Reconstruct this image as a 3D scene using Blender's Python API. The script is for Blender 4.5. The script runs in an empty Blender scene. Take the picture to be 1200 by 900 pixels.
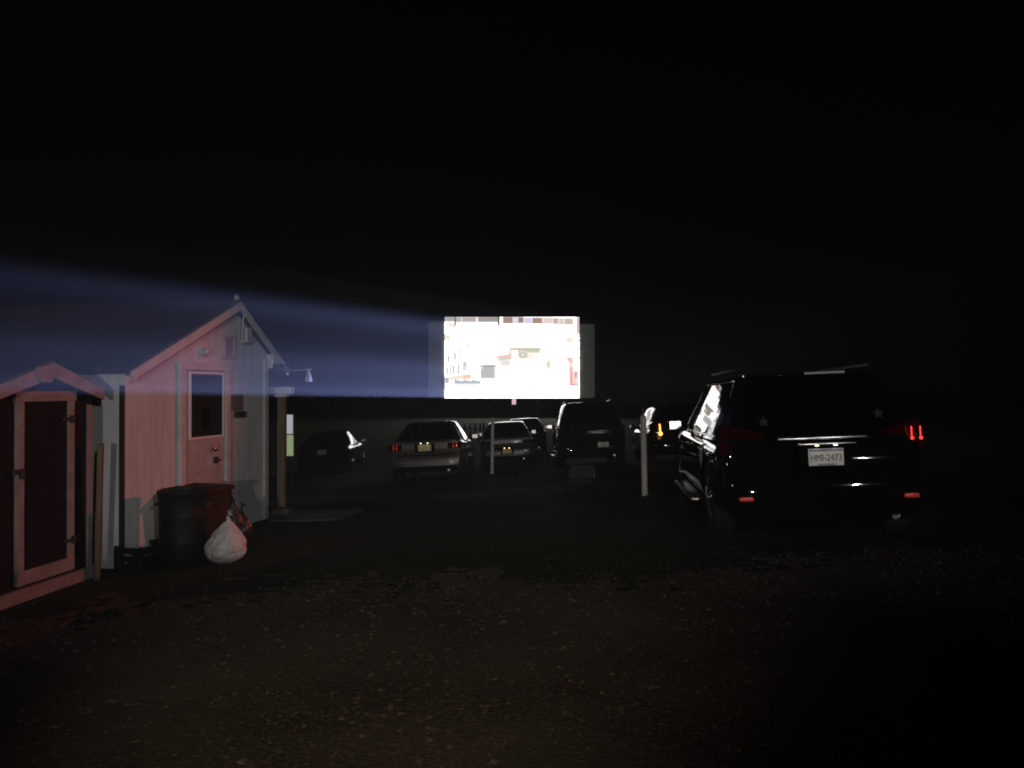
import bpy, bmesh, math, random
from mathutils import Vector, Matrix, noise
random.seed(7)
SC = bpy.context.scene
COL = SC.collection
R = math.radians

# ------------------------------------------------------------------ helpers
def tag(o, label=None, cat=None, group=None, kind=None):
    if label: o['label'] = label
    if cat: o['category'] = cat
    if group: o['group'] = group
    if kind: o['kind'] = kind
    return o

def thing(name, label, cat, loc=(0, 0, 0), rotz=0.0, group=None):
    o = bpy.data.objects.new(name, None)
    COL.objects.link(o)
    o.empty_display_size = .2
    o.location = loc
    o.rotation_euler = (0, 0, rotz)
    return tag(o, label, cat, group)

def obj(name, bm, mat, parent=None, smooth=False, angle=35):
    if isinstance(bm, bpy.types.Mesh):
        me = bm
    else:
        bmesh.ops.recalc_face_normals(bm, faces=bm.faces[:])
        me = bpy.data.meshes.new(name)
        bm.to_mesh(me)
        bm.free()
    me.name = name
    if mat is not None:
        me.materials.clear()
        me.materials.append(mat)
    if smooth:
        for p in me.polygons: p.use_smooth = True
        try:
            me.set_sharp_from_angle(angle=R(angle))
        except Exception:
            pass
    o = bpy.data.objects.new(name, me)
    COL.objects.link(o)
    if parent is not None: o.parent = parent
    return o

def box(bm, c, s, bevel=0.0, rot=None, seg=2):
    r = bmesh.ops.create_cube(bm, size=1.0)
    vs = r['verts']
    bmesh.ops.scale(bm, vec=Vector(s), verts=vs)
    if bevel > 0:
        es = list({e for v in vs for e in v.link_edges})
        rb = bmesh.ops.bevel(bm, geom=es, offset=bevel, segments=seg, affect='EDGES', profile=.5)
        vs = list({v for f in rb['faces'] for v in f.verts} | {v for v in vs if v.is_valid})
    if rot is not None:
        bmesh.ops.rotate(bm, cent=(0, 0, 0), matrix=rot, verts=vs)
    bmesh.ops.translate(bm, vec=Vector(c), verts=vs)
    return vs

def nbm(): return bmesh.new()

def boxm(c, s, bevel=0.0, rot=None):
    bm = nbm(); box(bm, c, s, bevel, rot); return bm

def tube(bm, pts, r, n=8, cap=True):
    pts = [Vector(p) for p in pts]
    rings = []
    for i, p in enumerate(pts):
        a = pts[max(0, i-1)]; b = pts[min(len(pts)-1, i+1)]
        d = (b-a).normalized()
        up = Vector((0, 0, 1)) if abs(d.z) < .9 else Vector((1, 0, 0))
        s = d.cross(up).normalized(); t = d.cross(s).normalized()
        rr = r[i] if isinstance(r, (list, tuple)) else r
        rings.append([bm.verts.new(p + s*math.cos(2*math.pi*k/n)*rr + t*math.sin(2*math.pi*k/n)*rr) for k in range(n)])
    for a, b in zip(rings, rings[1:]):
        for k in range(n):
            bm.faces.new((a[k], a[(k+1) % n], b[(k+1) % n], b[k]))
    if cap:
        bm.faces.new(rings[0]); bm.faces.new(rings[-1][::-1])
    return bm

def lathe(bm, prof, n=32, axis='Z', c=(0, 0, 0)):
    """prof: list of (radius, height)"""
    c = Vector(c)
    rings = []
    for (r, h) in prof:
        ring = []
        for k in range(n):
            a = 2*math.pi*k/n
            if axis == 'Z': p = Vector((r*math.cos(a), r*math.sin(a), h))
            elif axis == 'X': p = Vector((h, r*math.cos(a), r*math.sin(a)))
            else: p = Vector((r*math.cos(a), h, r*math.sin(a)))
            ring.append(bm.verts.new(c+p))
        rings.append(ring)
    for a, b in zip(rings, rings[1:]):
        for k in range(n):
            bm.faces.new((a[k], a[(k+1) % n], b[(k+1) % n], b[k]))
    bm.faces.new(rings[0]); bm.faces.new(rings[-1][::-1])
    return bm

def prism(bm, poly, y0, y1):
    """poly: (x,z) outline, extruded along local y"""
    a = [bm.verts.new((x, y0, z)) for x, z in poly]
    b = [bm.verts.new((x, y1, z)) for x, z in poly]
    n = len(poly)
    bm.faces.new(a); bm.faces.new(b[::-1])
    for k in range(n):
        bm.faces.new((a[k], b[k], b[(k+1) % n], a[(k+1) % n]))
    return bm

def text_mesh(s, size, extrude=.001):
    cu = bpy.data.curves.new('lettering', 'FONT')
    cu.body = s; cu.size = size; cu.extrude = extrude
    cu.align_x = 'CENTER'; cu.align_y = 'CENTER'
    o = bpy.data.objects.new('lettering', cu)
    COL.objects.link(o)
    dg = bpy.context.evaluated_depsgraph_get()
    me = bpy.data.meshes.new_from_object(o.evaluated_get(dg))
    bpy.data.objects.remove(o); bpy.data.curves.remove(cu)
    return me

# ------------------------------------------------------------------ materials
def nodes(m):
    m.use_nodes = True
    return m.node_tree.nodes, m.node_tree.links, m.node_tree.nodes['Principled BSDF']

def mat(name, col, rough=.6, metal=0.0, coat=0.0, spec=.5, var=.0, vscale=8.0, bump=0.0, bscale=60.0, emis=None, estr=0.0, rvar=0.0, stretch=None):
    m = bpy.data.materials.new(name)
    N, L, b = nodes(m)
    b.inputs['Base Color'].default_value = (*col, 1)
    b.inputs['Roughness'].default_value = rough
    b.inputs['Metallic'].default_value = metal
    b.inputs['Coat Weight'].default_value = coat
    b.inputs['Coat Roughness'].default_value = .03
    b.inputs['Specular IOR Level'].default_value = spec
    tc = N.new('ShaderNodeTexCoord')
    src = tc.outputs['Object']
    if stretch:
        mp = N.new('ShaderNodeMapping'); mp.inputs['Scale'].default_value = stretch
        L.new(src, mp.inputs['Vector']); src = mp.outputs['Vector']
    nz = N.new('ShaderNodeTexNoise'); nz.inputs['Scale'].default_value = vscale; nz.inputs['Detail'].default_value = 6
    L.new(src, nz.inputs['Vector'])
    if var > 0:
        cr = N.new('ShaderNodeValToRGB')
        cr.color_ramp.elements[0].position = .3; cr.color_ramp.elements[1].position = .7
        cr.color_ramp.elements[0].color = (*[c*(1-var) for c in col], 1)
        cr.color_ramp.elements[1].color = (*[min(1, c*(1+var*.5)) for c in col], 1)
        L.new(nz.outputs['Fac'], cr.inputs['Fac']); L.new(cr.outputs['Color'], b.inputs['Base Color'])
    if rvar > 0:
        mr = N.new('ShaderNodeMapRange')
        mr.inputs['To Min'].default_value = max(0, rough-rvar); mr.inputs['To Max'].default_value = min(1, rough+rvar)
        L.new(nz.outputs['Fac'], mr.inputs['Value']); L.new(mr.outputs['Result'], b.inputs['Roughness'])
    if bump > 0:
        n2 = N.new('ShaderNodeTexNoise'); n2.inputs['Scale'].default_value = bscale; n2.inputs['Detail'].default_value = 4
        L.new(src, n2.inputs['Vector'])
        bp = N.new('ShaderNodeBump'); bp.inputs['Strength'].default_value = bump; bp.inputs['Distance'].default_value = .02
        L.new(n2.outputs['Fac'], bp.inputs['Height']); L.new(bp.outputs['Normal'], b.inputs['Normal'])
    if emis:
        b.inputs['Emission Color'].default_value = (*emis, 1)
        b.inputs['Emission Strength'].default_value = estr
    return m

def siding(name, col, pitch=.2, var=.25):
    """vertical grooved boards running up the wall, local x is along the wall"""
    m = bpy.data.materials.new(name)
    N, L, b = nodes(m)
    b.inputs['Roughness'].default_value = .7; b.inputs['Specular IOR Level'].default_value = .15
    tc = N.new('ShaderNodeTexCoord'); sx = N.new('ShaderNodeSeparateXYZ')
    L.new(tc.outputs['Object'], sx.inputs[0])
    add = N.new('ShaderNodeMath'); add.operation = 'ADD'
    L.new(sx.outputs['X'], add.inputs[0]); L.new(sx.outputs['Y'], add.inputs[1])
    fr = N.new('ShaderNodeMath'); fr.operation = 'PINGPONG'; fr.inputs[1].default_value = pitch/2
    L.new(add.outputs[0], fr.inputs[0])
    mr = N.new('ShaderNodeMapRange'); mr.inputs['From Min'].default_value = 0; mr.inputs['From Max'].default_value = .012
    L.new(fr.outputs[0], mr.inputs['Value'])
    bp = N.new('ShaderNodeBump'); bp.inputs['Strength'].default_value = .35; bp.inputs['Distance'].default_value = .005
    L.new(mr.outputs['Result'], bp.inputs['Height'])
    mp = N.new('ShaderNodeMapping'); mp.inputs['Scale'].default_value = (6, 6, .7)
    L.new(tc.outputs['Object'], mp.inputs['Vector'])
    nz = N.new('ShaderNodeTexNoise'); nz.inputs['Scale'].default_value = 2.2; nz.inputs['Detail'].default_value = 7
    L.new(mp.outputs['Vector'], nz.inputs['Vector'])
    cr = N.new('ShaderNodeValToRGB')
    cr.color_ramp.elements[0].position = .32; cr.color_ramp.elements[1].position = .62
    cr.color_ramp.elements[0].color = (*[c*(1-var) for c in col], 1)
    cr.color_ramp.elements[1].color = (*col, 1)
    L.new(nz.outputs['Fac'], cr.inputs['Fac'])
    L.new(cr.outputs['Color'], b.inputs['Base Color']); L.new(bp.outputs['Normal'], b.inputs['Normal'])
    return m

def car_glass(name, tint):
    m = bpy.data.materials.new(name)
    m.use_nodes = True
    N, L = m.node_tree.nodes, m.node_tree.links
    N.clear()
    out = N.new('ShaderNodeOutputMaterial'); mix = N.new('ShaderNodeMixShader')
    tr = N.new('ShaderNodeBsdfTransparent'); gl = N.new('ShaderNodeBsdfGlossy')
    tr.inputs['Color'].default_value = (*tint, 1)
    gl.inputs['Roughness'].default_value = .015
    fz = N.new('ShaderNodeFresnel'); fz.inputs['IOR'].default_value = 1.6
    L.new(fz.outputs[0], mix.inputs[0]); L.new(tr.outputs[0], mix.inputs[1]); L.new(gl.outputs[0], mix.inputs[2])
    L.new(mix.outputs[0], out.inputs['Surface'])
    return m

M = dict(
    white_siding=siding('white_siding', (.64, .63, .61), .2, .16),
    brown_siding=siding('brown_siding', (.009, .0065, .0065), .15, .4),
    trim=mat('white_trim', (.62, .6, .57), .5, var=.2, vscale=9),
    shed_trim=mat('weathered_trim', (.3, .25, .23), .6, var=.3, vscale=7),
    shingle=mat('shingle', (.05, .05, .055), .9, var=.5, vscale=22, bump=.5, bscale=40),
    door=mat('door_paint', (.48, .42, .42), .45, var=.15),
    dark_metal=mat('dark_metal', (.02, .02, .02), .5),
    steel=mat('steel', (.5, .5, .52), .25, metal=1),
    chrome=mat('chrome', (.55, .55, .55), .25, metal=1),
    wood=mat('post_wood', (.2, .14, .085), .8, var=.35, vscale=5, stretch=(8, 8, .6), bump=.3),
    concrete=mat('concrete', (.13, .125, .115), .9, var=.3, vscale=6, bump=.4, bscale=80),
    barrel=mat('barrel_plastic', (.006, .0065, .007), .6, spec=.3, var=.3),
    orange=mat('red_bin_plastic', (.045, .02, .013), .7, spec=.2, var=.4, vscale=5),
    greenbag=mat('dark_green_bag', (.02, .028, .02), .35, bump=.4, bscale=12),
    rubbish=mat('white_bag', (.66, .63, .62), .38, var=.1, bump=.5, bscale=14),
    post=mat('post_paint', (.82, .82, .8), .55, var=.2, vscale=14, stretch=(1, 1, 1)),
    dark_grey=mat('grey_pipe', (.06, .06, .06), .6),
    grass=mat('grass_blades', (.014, .022, .009), .9, spec=.1, var=.4, vscale=1.2),
    stone=mat('gravel_stone', (.13, .112, .092), .85, var=.8, vscale=9),
    leaf=mat('dark_leaf', (.03, .045, .025), .8, var=.5, vscale=.6),
    black_paint=mat('black_paint', (.003, .003, .0035), .5, coat=1, spec=.0),
    dark_paint=mat('dark_paint', (.006, .007, .008), .5, coat=1, spec=.0),
    silver_paint=mat('silver_paint', (.12, .108, .102), .35, metal=.45, coat=1),
    grey_paint=mat('grey_paint', (.06, .065, .075), .3, metal=.45, coat=1),
    maroon_paint=mat('maroon_paint', (.012, .005, .005), .5, coat=1, spec=0),
    plastic=mat('black_plastic', (.003, .003, .003), .9, spec=.03, bump=.15, bscale=200),
    tyre=mat('tyre_rubber', (.012, .012, .012), .85, bump=.3, bscale=90),
    rim=mat('alloy', (.35, .35, .36), .3, metal=.9),
    seat=mat('seat_cloth', (.02, .02, .022), .9),
    red_lens=mat('red_lens', (.025, .001, .001), .4, coat=1, spec=0),
    reflector=mat('red_reflector', (1, .07, .05), .3, coat=.5),
    head_lens=mat('head_lens', (.5, .5, .5), .08, coat=1),
    amber_lit=mat('amber_lit', (.8, .3, .05), .3, emis=(1, .38, .08), estr=3.5),
    red_glint=mat('red_glint', (.8, .05, .04), .3, emis=(1, .05, .04), estr=1.6),  # glow added to stand for glints in the SUV's tail lens
    red_dim=mat('red_dim', (.6, .03, .02), .2, emis=(1, .04, .03), estr=.45),
    plate_white=mat('plate_white', (.82, .8, .74), .4, var=.08, vscale=30),
    plate_cream=mat('plate_cream', (.85, .72, .4), .4, var=.06, vscale=30),
    plate_ink=mat('plate_ink', (.03, .03, .06), .5),
    plate_band=mat('plate_band', (.25, .24, .4), .5),
    plate_lamp=mat('plate_lamp', (.8, .8, .7), .3, emis=(1, .86, .6), estr=9.0),
    plate_lamp_warm=mat('plate_lamp_warm', (.8, .7, .5), .3, emis=(1, .55, .16), estr=26.0),
    sticker=mat('sticker', (.03, .028, .028), .5),
    fence=mat('fence_wood', (.02, .018, .016), .8, var=.4),
    screen_board=mat('screen_board', (.8, .81, .78), .7, var=.15, vscale=.7),
    canvas=mat('chair_canvas', (.05, .055, .06), .8, bump=.3),
    flag_red=mat('flag_cloth', (.16, .13, .14), .8, var=.3, vscale=10),
    sign_white=mat('lit_white_panel', (.7, .7, .7), .5, emis=(.75, .8, .85), estr=.42),
    sign_green=mat('lit_green_panel', (.5, .6, .4), .5, emis=(.5, .62, .3), estr=.42),
    pink_sign=mat('pink_sign', (.8, .6, .62), .5, emis=(1, .62, .68), estr=.75),
    cable=mat('cable', (.12, .12, .12), .5),
)
GLASS = car_glass('tinted_glass', (.55, .62, .6))
GLASS_DARK = car_glass('privacy_glass', (.05, .05, .05))
GLASS_DOOR = mat('door_glass', (.02, .02, .022), .06, coat=.5)

# ------------------------------------------------------------------ camera (1200x900 photograph, focal 900 px, horizon at row 455)
F, CX, HY, CZ = 900.0, 600.0, 455.0, 1.6
cam = bpy.data.cameras.new('camera')
cam.sensor_width = 36; cam.lens = 27
cam.clip_start = .05; cam.clip_end = 2000
co = bpy.data.objects.new('camera', cam)
COL.objects.link(co)
co.location = (0, 0, CZ)
co.rotation_euler = (R(90) + math.atan(5/900), 0, 0)
SC.camera = co

def at(px, py, y):
    return Vector(((px-CX)/F*y, y, CZ + (HY-py)/F*y))

# ------------------------------------------------------------------ ground
PROF = [(-80, 0), (6, 0), (9, -.02), (11.5, -.1), (13.5, -.22), (18.5, -.5), (26, -1.0), (35, -1.25), (50, -1.4), (80, -1.5), (900, -1.5)]
def gz(x, y):
    for (a, za), (b, zb) in zip(PROF, PROF[1:]):
        if y <= b:
            t = max(0, (y-a)/(b-a)); z = za+(zb-za)*t; break
    else: z = PROF[-1][1]
    k = 1 - min(1, max(0, (y-30)/30))
    z += .05*max(-8, min(8, x))*k
    if abs(x) < 40 and -10 < y < 60:
        z += .03*noise.noise(Vector((x*.35, y*.35, 0))) + .012*noise.noise(Vector((x*1.7, y*1.7, 3)))
    return z

def axis(lo, hi, mid0, mid1, fine, grow=1.18):
    v = []
    c = mid0
    while c < mid1: v.append(c); c += fine
    v.append(mid1)
    s = fine; c = mid1
    while c < hi: s *= grow; c += s; v.append(c)
    s = fine; c = mid0
    while c > lo: s *= grow; c -= s; v.insert(0, c)
    return v

def sheet(name, xs, ys, dz, m, keep=None):
    me = bpy.data.meshes.new(name)
    nx = len(xs)
    vs = [(x, y, gz(x, y)+dz) for y in ys for x in xs]
    fs = []
    for j in range(len(ys)-1):
        for i in range(nx-1):
            if keep and not keep((xs[i]+xs[i+1])/2, (ys[j]+ys[j+1])/2): continue
            a = j*nx+i
            fs.append((a, a+1, a+nx+1, a+nx))
    me.from_pydata(vs, [], fs); me.update()
    bm = nbm(); bm.from_mesh(me)
    bmesh.ops.delete(bm, geom=[v for v in bm.verts if not v.link_faces], context='VERTS')
    o = obj(name, bm, m, smooth=True, angle=80)
    o['kind'] = 'structure'
    return o

def ground_mat(name, c1, c2, c3, s1, s2, bump):
    m = bpy.data.materials.new(name)
    N, L, b = nodes(m)
    b.inputs['Roughness'].default_value = .95
    b.inputs['Specular IOR Level'].default_value = .15
    tc = N.new('ShaderNodeTexCoord')
    n1 = N.new('ShaderNodeTexNoise'); n1.inputs['Scale'].default_value = s1; n1.inputs['Detail'].default_value = 8
    n2 = N.new('ShaderNodeTexNoise'); n2.inputs['Scale'].default_value = s2; n2.inputs['Detail'].default_value = 5
    for n in (n1, n2): L.new(tc.outputs['Object'], n.inputs['Vector'])
    cr = N.new('ShaderNodeValToRGB'); cr.color_ramp.elements[0].position = .38; cr.color_ramp.elements[1].position = .62
    cr.color_ramp.elements[0].color = (*c1, 1); cr.color_ramp.elements[1].color = (*c2, 1)
    L.new(n1.outputs['Fac'], cr.inputs['Fac'])
    mr = N.new('ShaderNodeMapRange'); mr.inputs['From Min'].default_value = .5; mr.inputs['From Max'].default_value = .7
    L.new(n2.outputs['Fac'], mr.inputs['Value'])
    mx = N.new('ShaderNodeMix'); mx.data_type = 'RGBA'
    L.new(mr.outputs['Result'], mx.inputs[0]); L.new(cr.outputs['Color'], mx.inputs[6]); mx.inputs[7].default_value = (*c3, 1)
    L.new(mx.outputs[2], b.inputs['Base Color'])
    bp = N.new('ShaderNodeBump'); bp.inputs['Strength'].default_value = bump; bp.inputs['Distance'].default_value = .03
    L.new(n2.outputs['Fac'], bp.inputs['Height']); L.new(bp.outputs['Normal'], b.inputs['Normal'])
    return m

M['ground'] = ground_mat('grass_soil', (.02, .03, .012), (.03, .045, .017), (.032, .034, .02), .8, 14, .6)
M['gravel'] = ground_mat('gravel_soil', (.05, .042, .032), (.11, .093, .075), (.14, .122, .1), .55, 38, .6)
sheet('ground', axis(-600, 600, -9, 9, .15), axis(-80, 900, 2, 22, .15), 0, M['ground'])
def edge_y(x):
    return 6.5 + .45*noise.noise(Vector((x*.5, 0, 9))) + .18*noise.noise(Vector((x*2.1, 0, 4))) - max(0, -x-2.2)*.55
sheet('gravel_lot', axis(-30, 30, -6, 6, .1), axis(-30, 7.3, 2.5, 7.2, .09), .006, M['gravel'], lambda x, y: y < edge_y(x) + .8*noise.noise(Vector((x*1.6, y*2.5, 2))) + .7*noise.noise(Vector((x*7, y*8, 6))) + .5*noise.noise(Vector((x*19, y*19, 1))))
def lane(x, y):
    c = 13.6 + .25*noise.noise(Vector((x*.4, 5, 0)))
    return abs(y-c) < .8 + .25*noise.noise(Vector((x*1.3, 8, 0)))
sheet('gravel_lane', axis(-30, 30, -6, 8, .15), axis(12.2, 15.2, 12.3, 15, .12), .005, M['gravel'], lane)

# scattered stones: one mesh of loose gravel
bm = nbm()
for k in range(12500):
    y = 2.2 + 4.6*random.random()**.75 if k < 11800 else random.uniform(12.9, 14.4)
    x = random.uniform(-.75*y-1, .75*y+1)
    if k < 11800 and y > edge_y(x)+.1 and random.random() < .75: continue
    r = random.choice((.003, .004, .005, .006, .006, .008, .009, .014)) * random.uniform(.7, 1.2)
    c = Vector((x, y, gz(x, y)+.006+r*.35))
    vs = []
    for d in ((1, 0, 0), (-1, 0, 0), (0, 1, 0), (0, -1, 0), (0, 0, 1), (0, 0, -.5)):
        d = Vector(d) + Vector((random.uniform(-.4, .4), random.uniform(-.4, .4), random.uniform(-.3, .3)))
        vs.append(bm.verts.new(c + Vector((d.x*r*1.3, d.y*r, d.z*r*.8))))
    for a, b_, c_ in ((0, 2, 4), (2, 1, 4), (1, 3, 4), (3, 0, 4), (2, 0, 5), (1, 2, 5), (3, 1, 5), (0, 3, 5)):
        bm.faces.new((vs[a], vs[b_], vs[c_]))
tag(obj('gravel', bm, M['stone']), 'loose pale gravel stones scattered over the dark lot in the foreground', 'gravel', kind='stuff')

# grass blades
vs, fs = [], []
for k in range(42000):
    y = 5.4 + 13*random.random()**1.5
    x = random.uniform(-.7*y-.5, .7*y+.5)
    if y < edge_y(x)-.7*random.random()**2 or lane(x, y) and random.random() < .93: continue
    if noise.noise(Vector((x*1.1, y*1.1, 7))) < -.32: continue
    if x < -3.0 and 6.0 < y < 10.5: continue
    z = gz(x, y); h = random.uniform(.02, .065); a = random.uniform(0, 6.28); w = .004+.002*(y > 9)
    lx, ly = random.uniform(-.03, .03), random.uniform(-.03, .03)
    i = len(vs)
    vs += [(x-w*math.cos(a), y-w*math.sin(a), z), (x+w*math.cos(a), y+w*math.sin(a), z), (x+lx, y+ly, z+h)]
    fs.append((i, i+1, i+2))
me = bpy.data.meshes.new('grass'); me.from_pydata(vs, [], fs)
tag(obj('grass', me, M['grass']), 'short rough grass growing between the gravel lot and the parked cars', 'grass', kind='stuff')

# ------------------------------------------------------------------ gable shed (white)
A1 = Vector((-3.834, 7.6, 0)); U1 = Vector((.2, .98, 0)).normalized()
def plane_hit(px, py, A, U, off=0.0):
    """pixel of the photograph measured on a wall plane: returns distance along the wall and height"""
    n = Vector((U.y, -U.x, 0))
    d = Vector(((px-CX)/F, 1, (HY-py)/F))
    P0 = A + n*off
    t = (Vector((P0.x, P0.y, 0))).dot(n) / d.dot(n)
    P = d*t
    return (P-P0).dot(U), CZ + P.z
Z1 = -.19
shed = thing('shed', 'white gabled shed with pink lit boards and a glazed door beside the rubbish bags', 'shed', (A1.x, A1.y, Z1), math.atan2(U1.y, U1.x))
def s1(px, py, off=0.0):
    s, z = plane_hit(px, py, A1, U1, off)
    return s, z - Z1
WW = s1(313, 520)[0]
eL = s1(150, 435); pk = s1(277, 356, .06); eR = s1(333, 433, .06)
D1 = 3.4
sl = (pk[1]-eR[1])/(eR[0]-pk[0])
zRw = pk[1]-sl*(WW-pk[0])
slL = (pk[1]-eL[1])/(pk[0]-eL[0])
wall_poly = [(0, 0), (WW, 0), (WW, zRw-.03), (pk[0], pk[1]-.03), (0, eL[1]-.03)]
bm = prism(nbm(), wall_poly, 0, D1); obj('wall', bm, M['white_siding'], shed)
bm = nbm()
t_ = .05
xl = -.05
prism(bm, [(xl, eL[1]+slL*xl), (pk[0], pk[1]), (pk[0], pk[1]+t_), (xl, eL[1]+slL*xl+t_)], -.1, D1+.1)
prism(bm, [(pk[0]+.001, pk[1]), (eR[0], eR[1]), (eR[0], eR[1]+t_), (pk[0]+.001, pk[1]+t_)], -.1, D1+.1)
obj('roof', bm, M['shingle'], shed)
# bargeboards
for nm, (a, za), (b, zb) in (('left', (xl, eL[1]+slL*xl), pk), ('right', pk, eR)):
    bm = prism(nbm(), [(a, za-.075), (b, zb-.075), (b, zb+.02), (a, za+.02)], -.128, -.103)
    obj('bargeboard', bm, M['trim'], shed)
# boxed eave return on the right
bm = prism(nbm(), [(WW+.004, zRw-.22), (eR[0]-.01, eR[1]-.03), (eR[0]-.01, eR[1]-.005), (WW+.004, zRw-.035)], -.09, D1)
obj('soffit', bm, M['trim'], shed)
obj('corner_trim', boxm((-.012, .018, .92*1.0), (.02, .05, 1.8)), M['dark_metal'], shed)  # corner strip coloured dark for the shadow it stands in
obj('corner_trim', boxm((WW-.05, -.012, (zRw-.1)/2), (.09, .022, zRw-.1)), M['trim'], shed)
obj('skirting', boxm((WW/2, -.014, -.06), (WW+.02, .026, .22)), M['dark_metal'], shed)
# door with frame
dl, dt = s1(212, 424, .05); dr, _ = s1(270, 427, .05)
db = .12
fw = .085
bm = nbm()
box(bm, (dl+fw/2, -.03, (dt+db)/2), (fw, .056, dt-db), .006)
box(bm, (dr-fw/2, -.03, (dt+db)/2), (fw, .056, dt-db), .006)
box(bm, ((dl+dr)/2, -.033, dt-fw/2+.002), (dr-dl+.03, .062, fw), .006)
obj('door_frame', bm, M['trim'], shed)
door = obj('door', boxm(((dl+dr)/2, -.012, (dt-fw+db)/2), (dr-dl-2*fw-.006, .02, dt-fw-db-.01)), M['door'], shed)
wl, wt = s1(222, 438, .03); wr, wb = s1(262, 509, .03)
obj('door_window', boxm(((wl+wr)/2, -.026, (wt+wb)/2), (wr-wl-.05, .008, wt-wb)), GLASS_DOOR, door)
bm = nbm()
for c, s in ((((wl+.012), -.03, (wt+wb)/2), (.026, .022, wt-wb+.04)), (((wr-.012), -.03, (wt+wb)/2), (.026, .022, wt-wb+.04)), (((wl+wr)/2, -.03, wb-.012), (wr-wl, .02, .026)), (((wl+wr)/2, -.03, wt+.012), (wr-wl, .02, .026))):
    box(bm, c, s, .003)
obj('window_bead', bm, mat('bead_paint', (.82, .81, .8), .4), door)
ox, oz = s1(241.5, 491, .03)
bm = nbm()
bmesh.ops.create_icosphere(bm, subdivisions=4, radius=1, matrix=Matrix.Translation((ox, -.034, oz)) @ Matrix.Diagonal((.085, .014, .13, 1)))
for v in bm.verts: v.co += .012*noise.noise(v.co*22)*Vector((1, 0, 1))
obj('dark_oval', bm, M['plastic'], door, True)  # dark oval shape added on the door glass
mid = (wl+wr)/2
bm = nbm()
box(bm, (mid-.14, -.026, wb-.24), (.2, .01, .34), .008); box(bm, (mid+.14, -.026, wb-.24), (.2, .01, .34), .008)
box(bm, (mid, -.026, wb-.68), (.48, .01, .4), .008)
obj('door_panel', bm, M['door'], door)
kx, kz = s1(252, 526, .06)
bm = lathe(nbm(), [(.012, -.022), (.012, -.05), (.028, -.056), (.03, -.075), (.015, -.085)], 20, 'Y', (kx, 0, kz)); obj('door_knob', bm, M['steel'], door, True)
kx, kz = s1(254, 539, .05)
bm = nbm(); box(bm, (kx, -.036, kz), (.07, .03, .075), .006); box(bm, (kx+.03, -.06, kz), (.08, .02, .02), .004)
obj('door_latch', bm, M['dark_metal'], door)
for hz in (.5, 1.15, 1.7): obj('hinge', boxm((dl+fw+.004, -.036, hz), (.02, .02, .09), .003), M['steel'], door)
# fixtures on the gable
fx, fz = s1(239, 412, .05)
lampf = obj('wall_light', lathe(nbm(), [(.075, 0), (.075, -.025), (.05, -.03)], 28, 'Y', (fx, 0, fz)), M['trim'], shed, True)
bm = lathe(nbm(), [(.05, -.03), (.048, -.07), (.03, -.1), (.005, -.11)], 24, 'Y', (fx, 0, fz)); obj('lamp_shade', bm, M['head_lens'], lampf, True)
v0 = s1(260, 393); v1 = s1(273, 421)
bm = nbm()
vc = ((v0[0]+v1[0])/2, (v0[1]+v1[1])/2); vw, vh = v1[0]-v0[0], v0[1]-v1[1]
for c, s in (((vc[0]-vw/2+.015, -.018, vc[1]), (.03, .034, vh)), ((vc[0]+vw/2-.015, -.018, vc[1]), (.03, .034, vh)), ((vc[0], -.02, vc[1]+vh/2-.015), (vw, .036, .03)), ((vc[0], -.02, vc[1]-vh/2+.015), (vw, .036, .03))):
    box(bm, c, s, .003)
for i in range(8):
    box(bm, (vc[0], -.014, vc[1]-vh/2+.045+i*(vh-.08)/7.5), (vw-.06, .006, .04), 0, Matrix.Rotation(R(35), 3, 'X'))
obj('vent', bm, M['door'], shed)
g0 = s1(281, 378, .06); g1 = s1(287, 399, .06)
bm = nbm()
tube(bm, [(g0[0]+.03, -.1, g0[1]+.12), (g0[0]+.02, -.09, g0[1]), (g0[0]+.04, -.07, g1[1]+.03), (g1[0]+.05, -.06, g1[1])], .012)
box(bm, (g1[0]+.06, -.05, g1[1]+.07), (.14, .09, .2), .02)
obj('service_head', bm, M['door'], shed)
f0 = s1(322, 430, .1)
bm = nbm(); box(bm, (f0[0], -.16, f0[1]-.02), (.16, .1, .12), .015, None); tube(bm, [(f0[0], -.03, f0[1]-.02), (f0[0], -.13, f0[1]-.02)], .014)
obj('floodlight', bm, M['dark_metal'], shed)
n0 = s1(271, 462); n1 = s1(283, 481)
obj('notice_board', boxm(((n0[0]+n1[0])/2, -.012, (n0[1]+n1[1])/2), (n1[0]-n0[0], .02, n0[1]-n1[1]), .004), mat('grey_panel', (.16, .15, .15), .5), shed)
n0 = s1(274, 483); n1 = s1(284, 488)
obj('mail_slot', boxm(((n0[0]+n1[0])/2, -.03, (n0[1]+n1[1])/2), (n1[0]-n0[0], .055, .075), .008), M['dark_metal'], shed)
# finial knob at the ridge
bm = lathe(nbm(), [(.02, 0), (.035, .02), (.03, .05), (.008, .075)], 16, 'Z', (pk[0], -.06, pk[1]+.045)); obj('ridge_cap', bm, M['trim'], shed, True)

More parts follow.
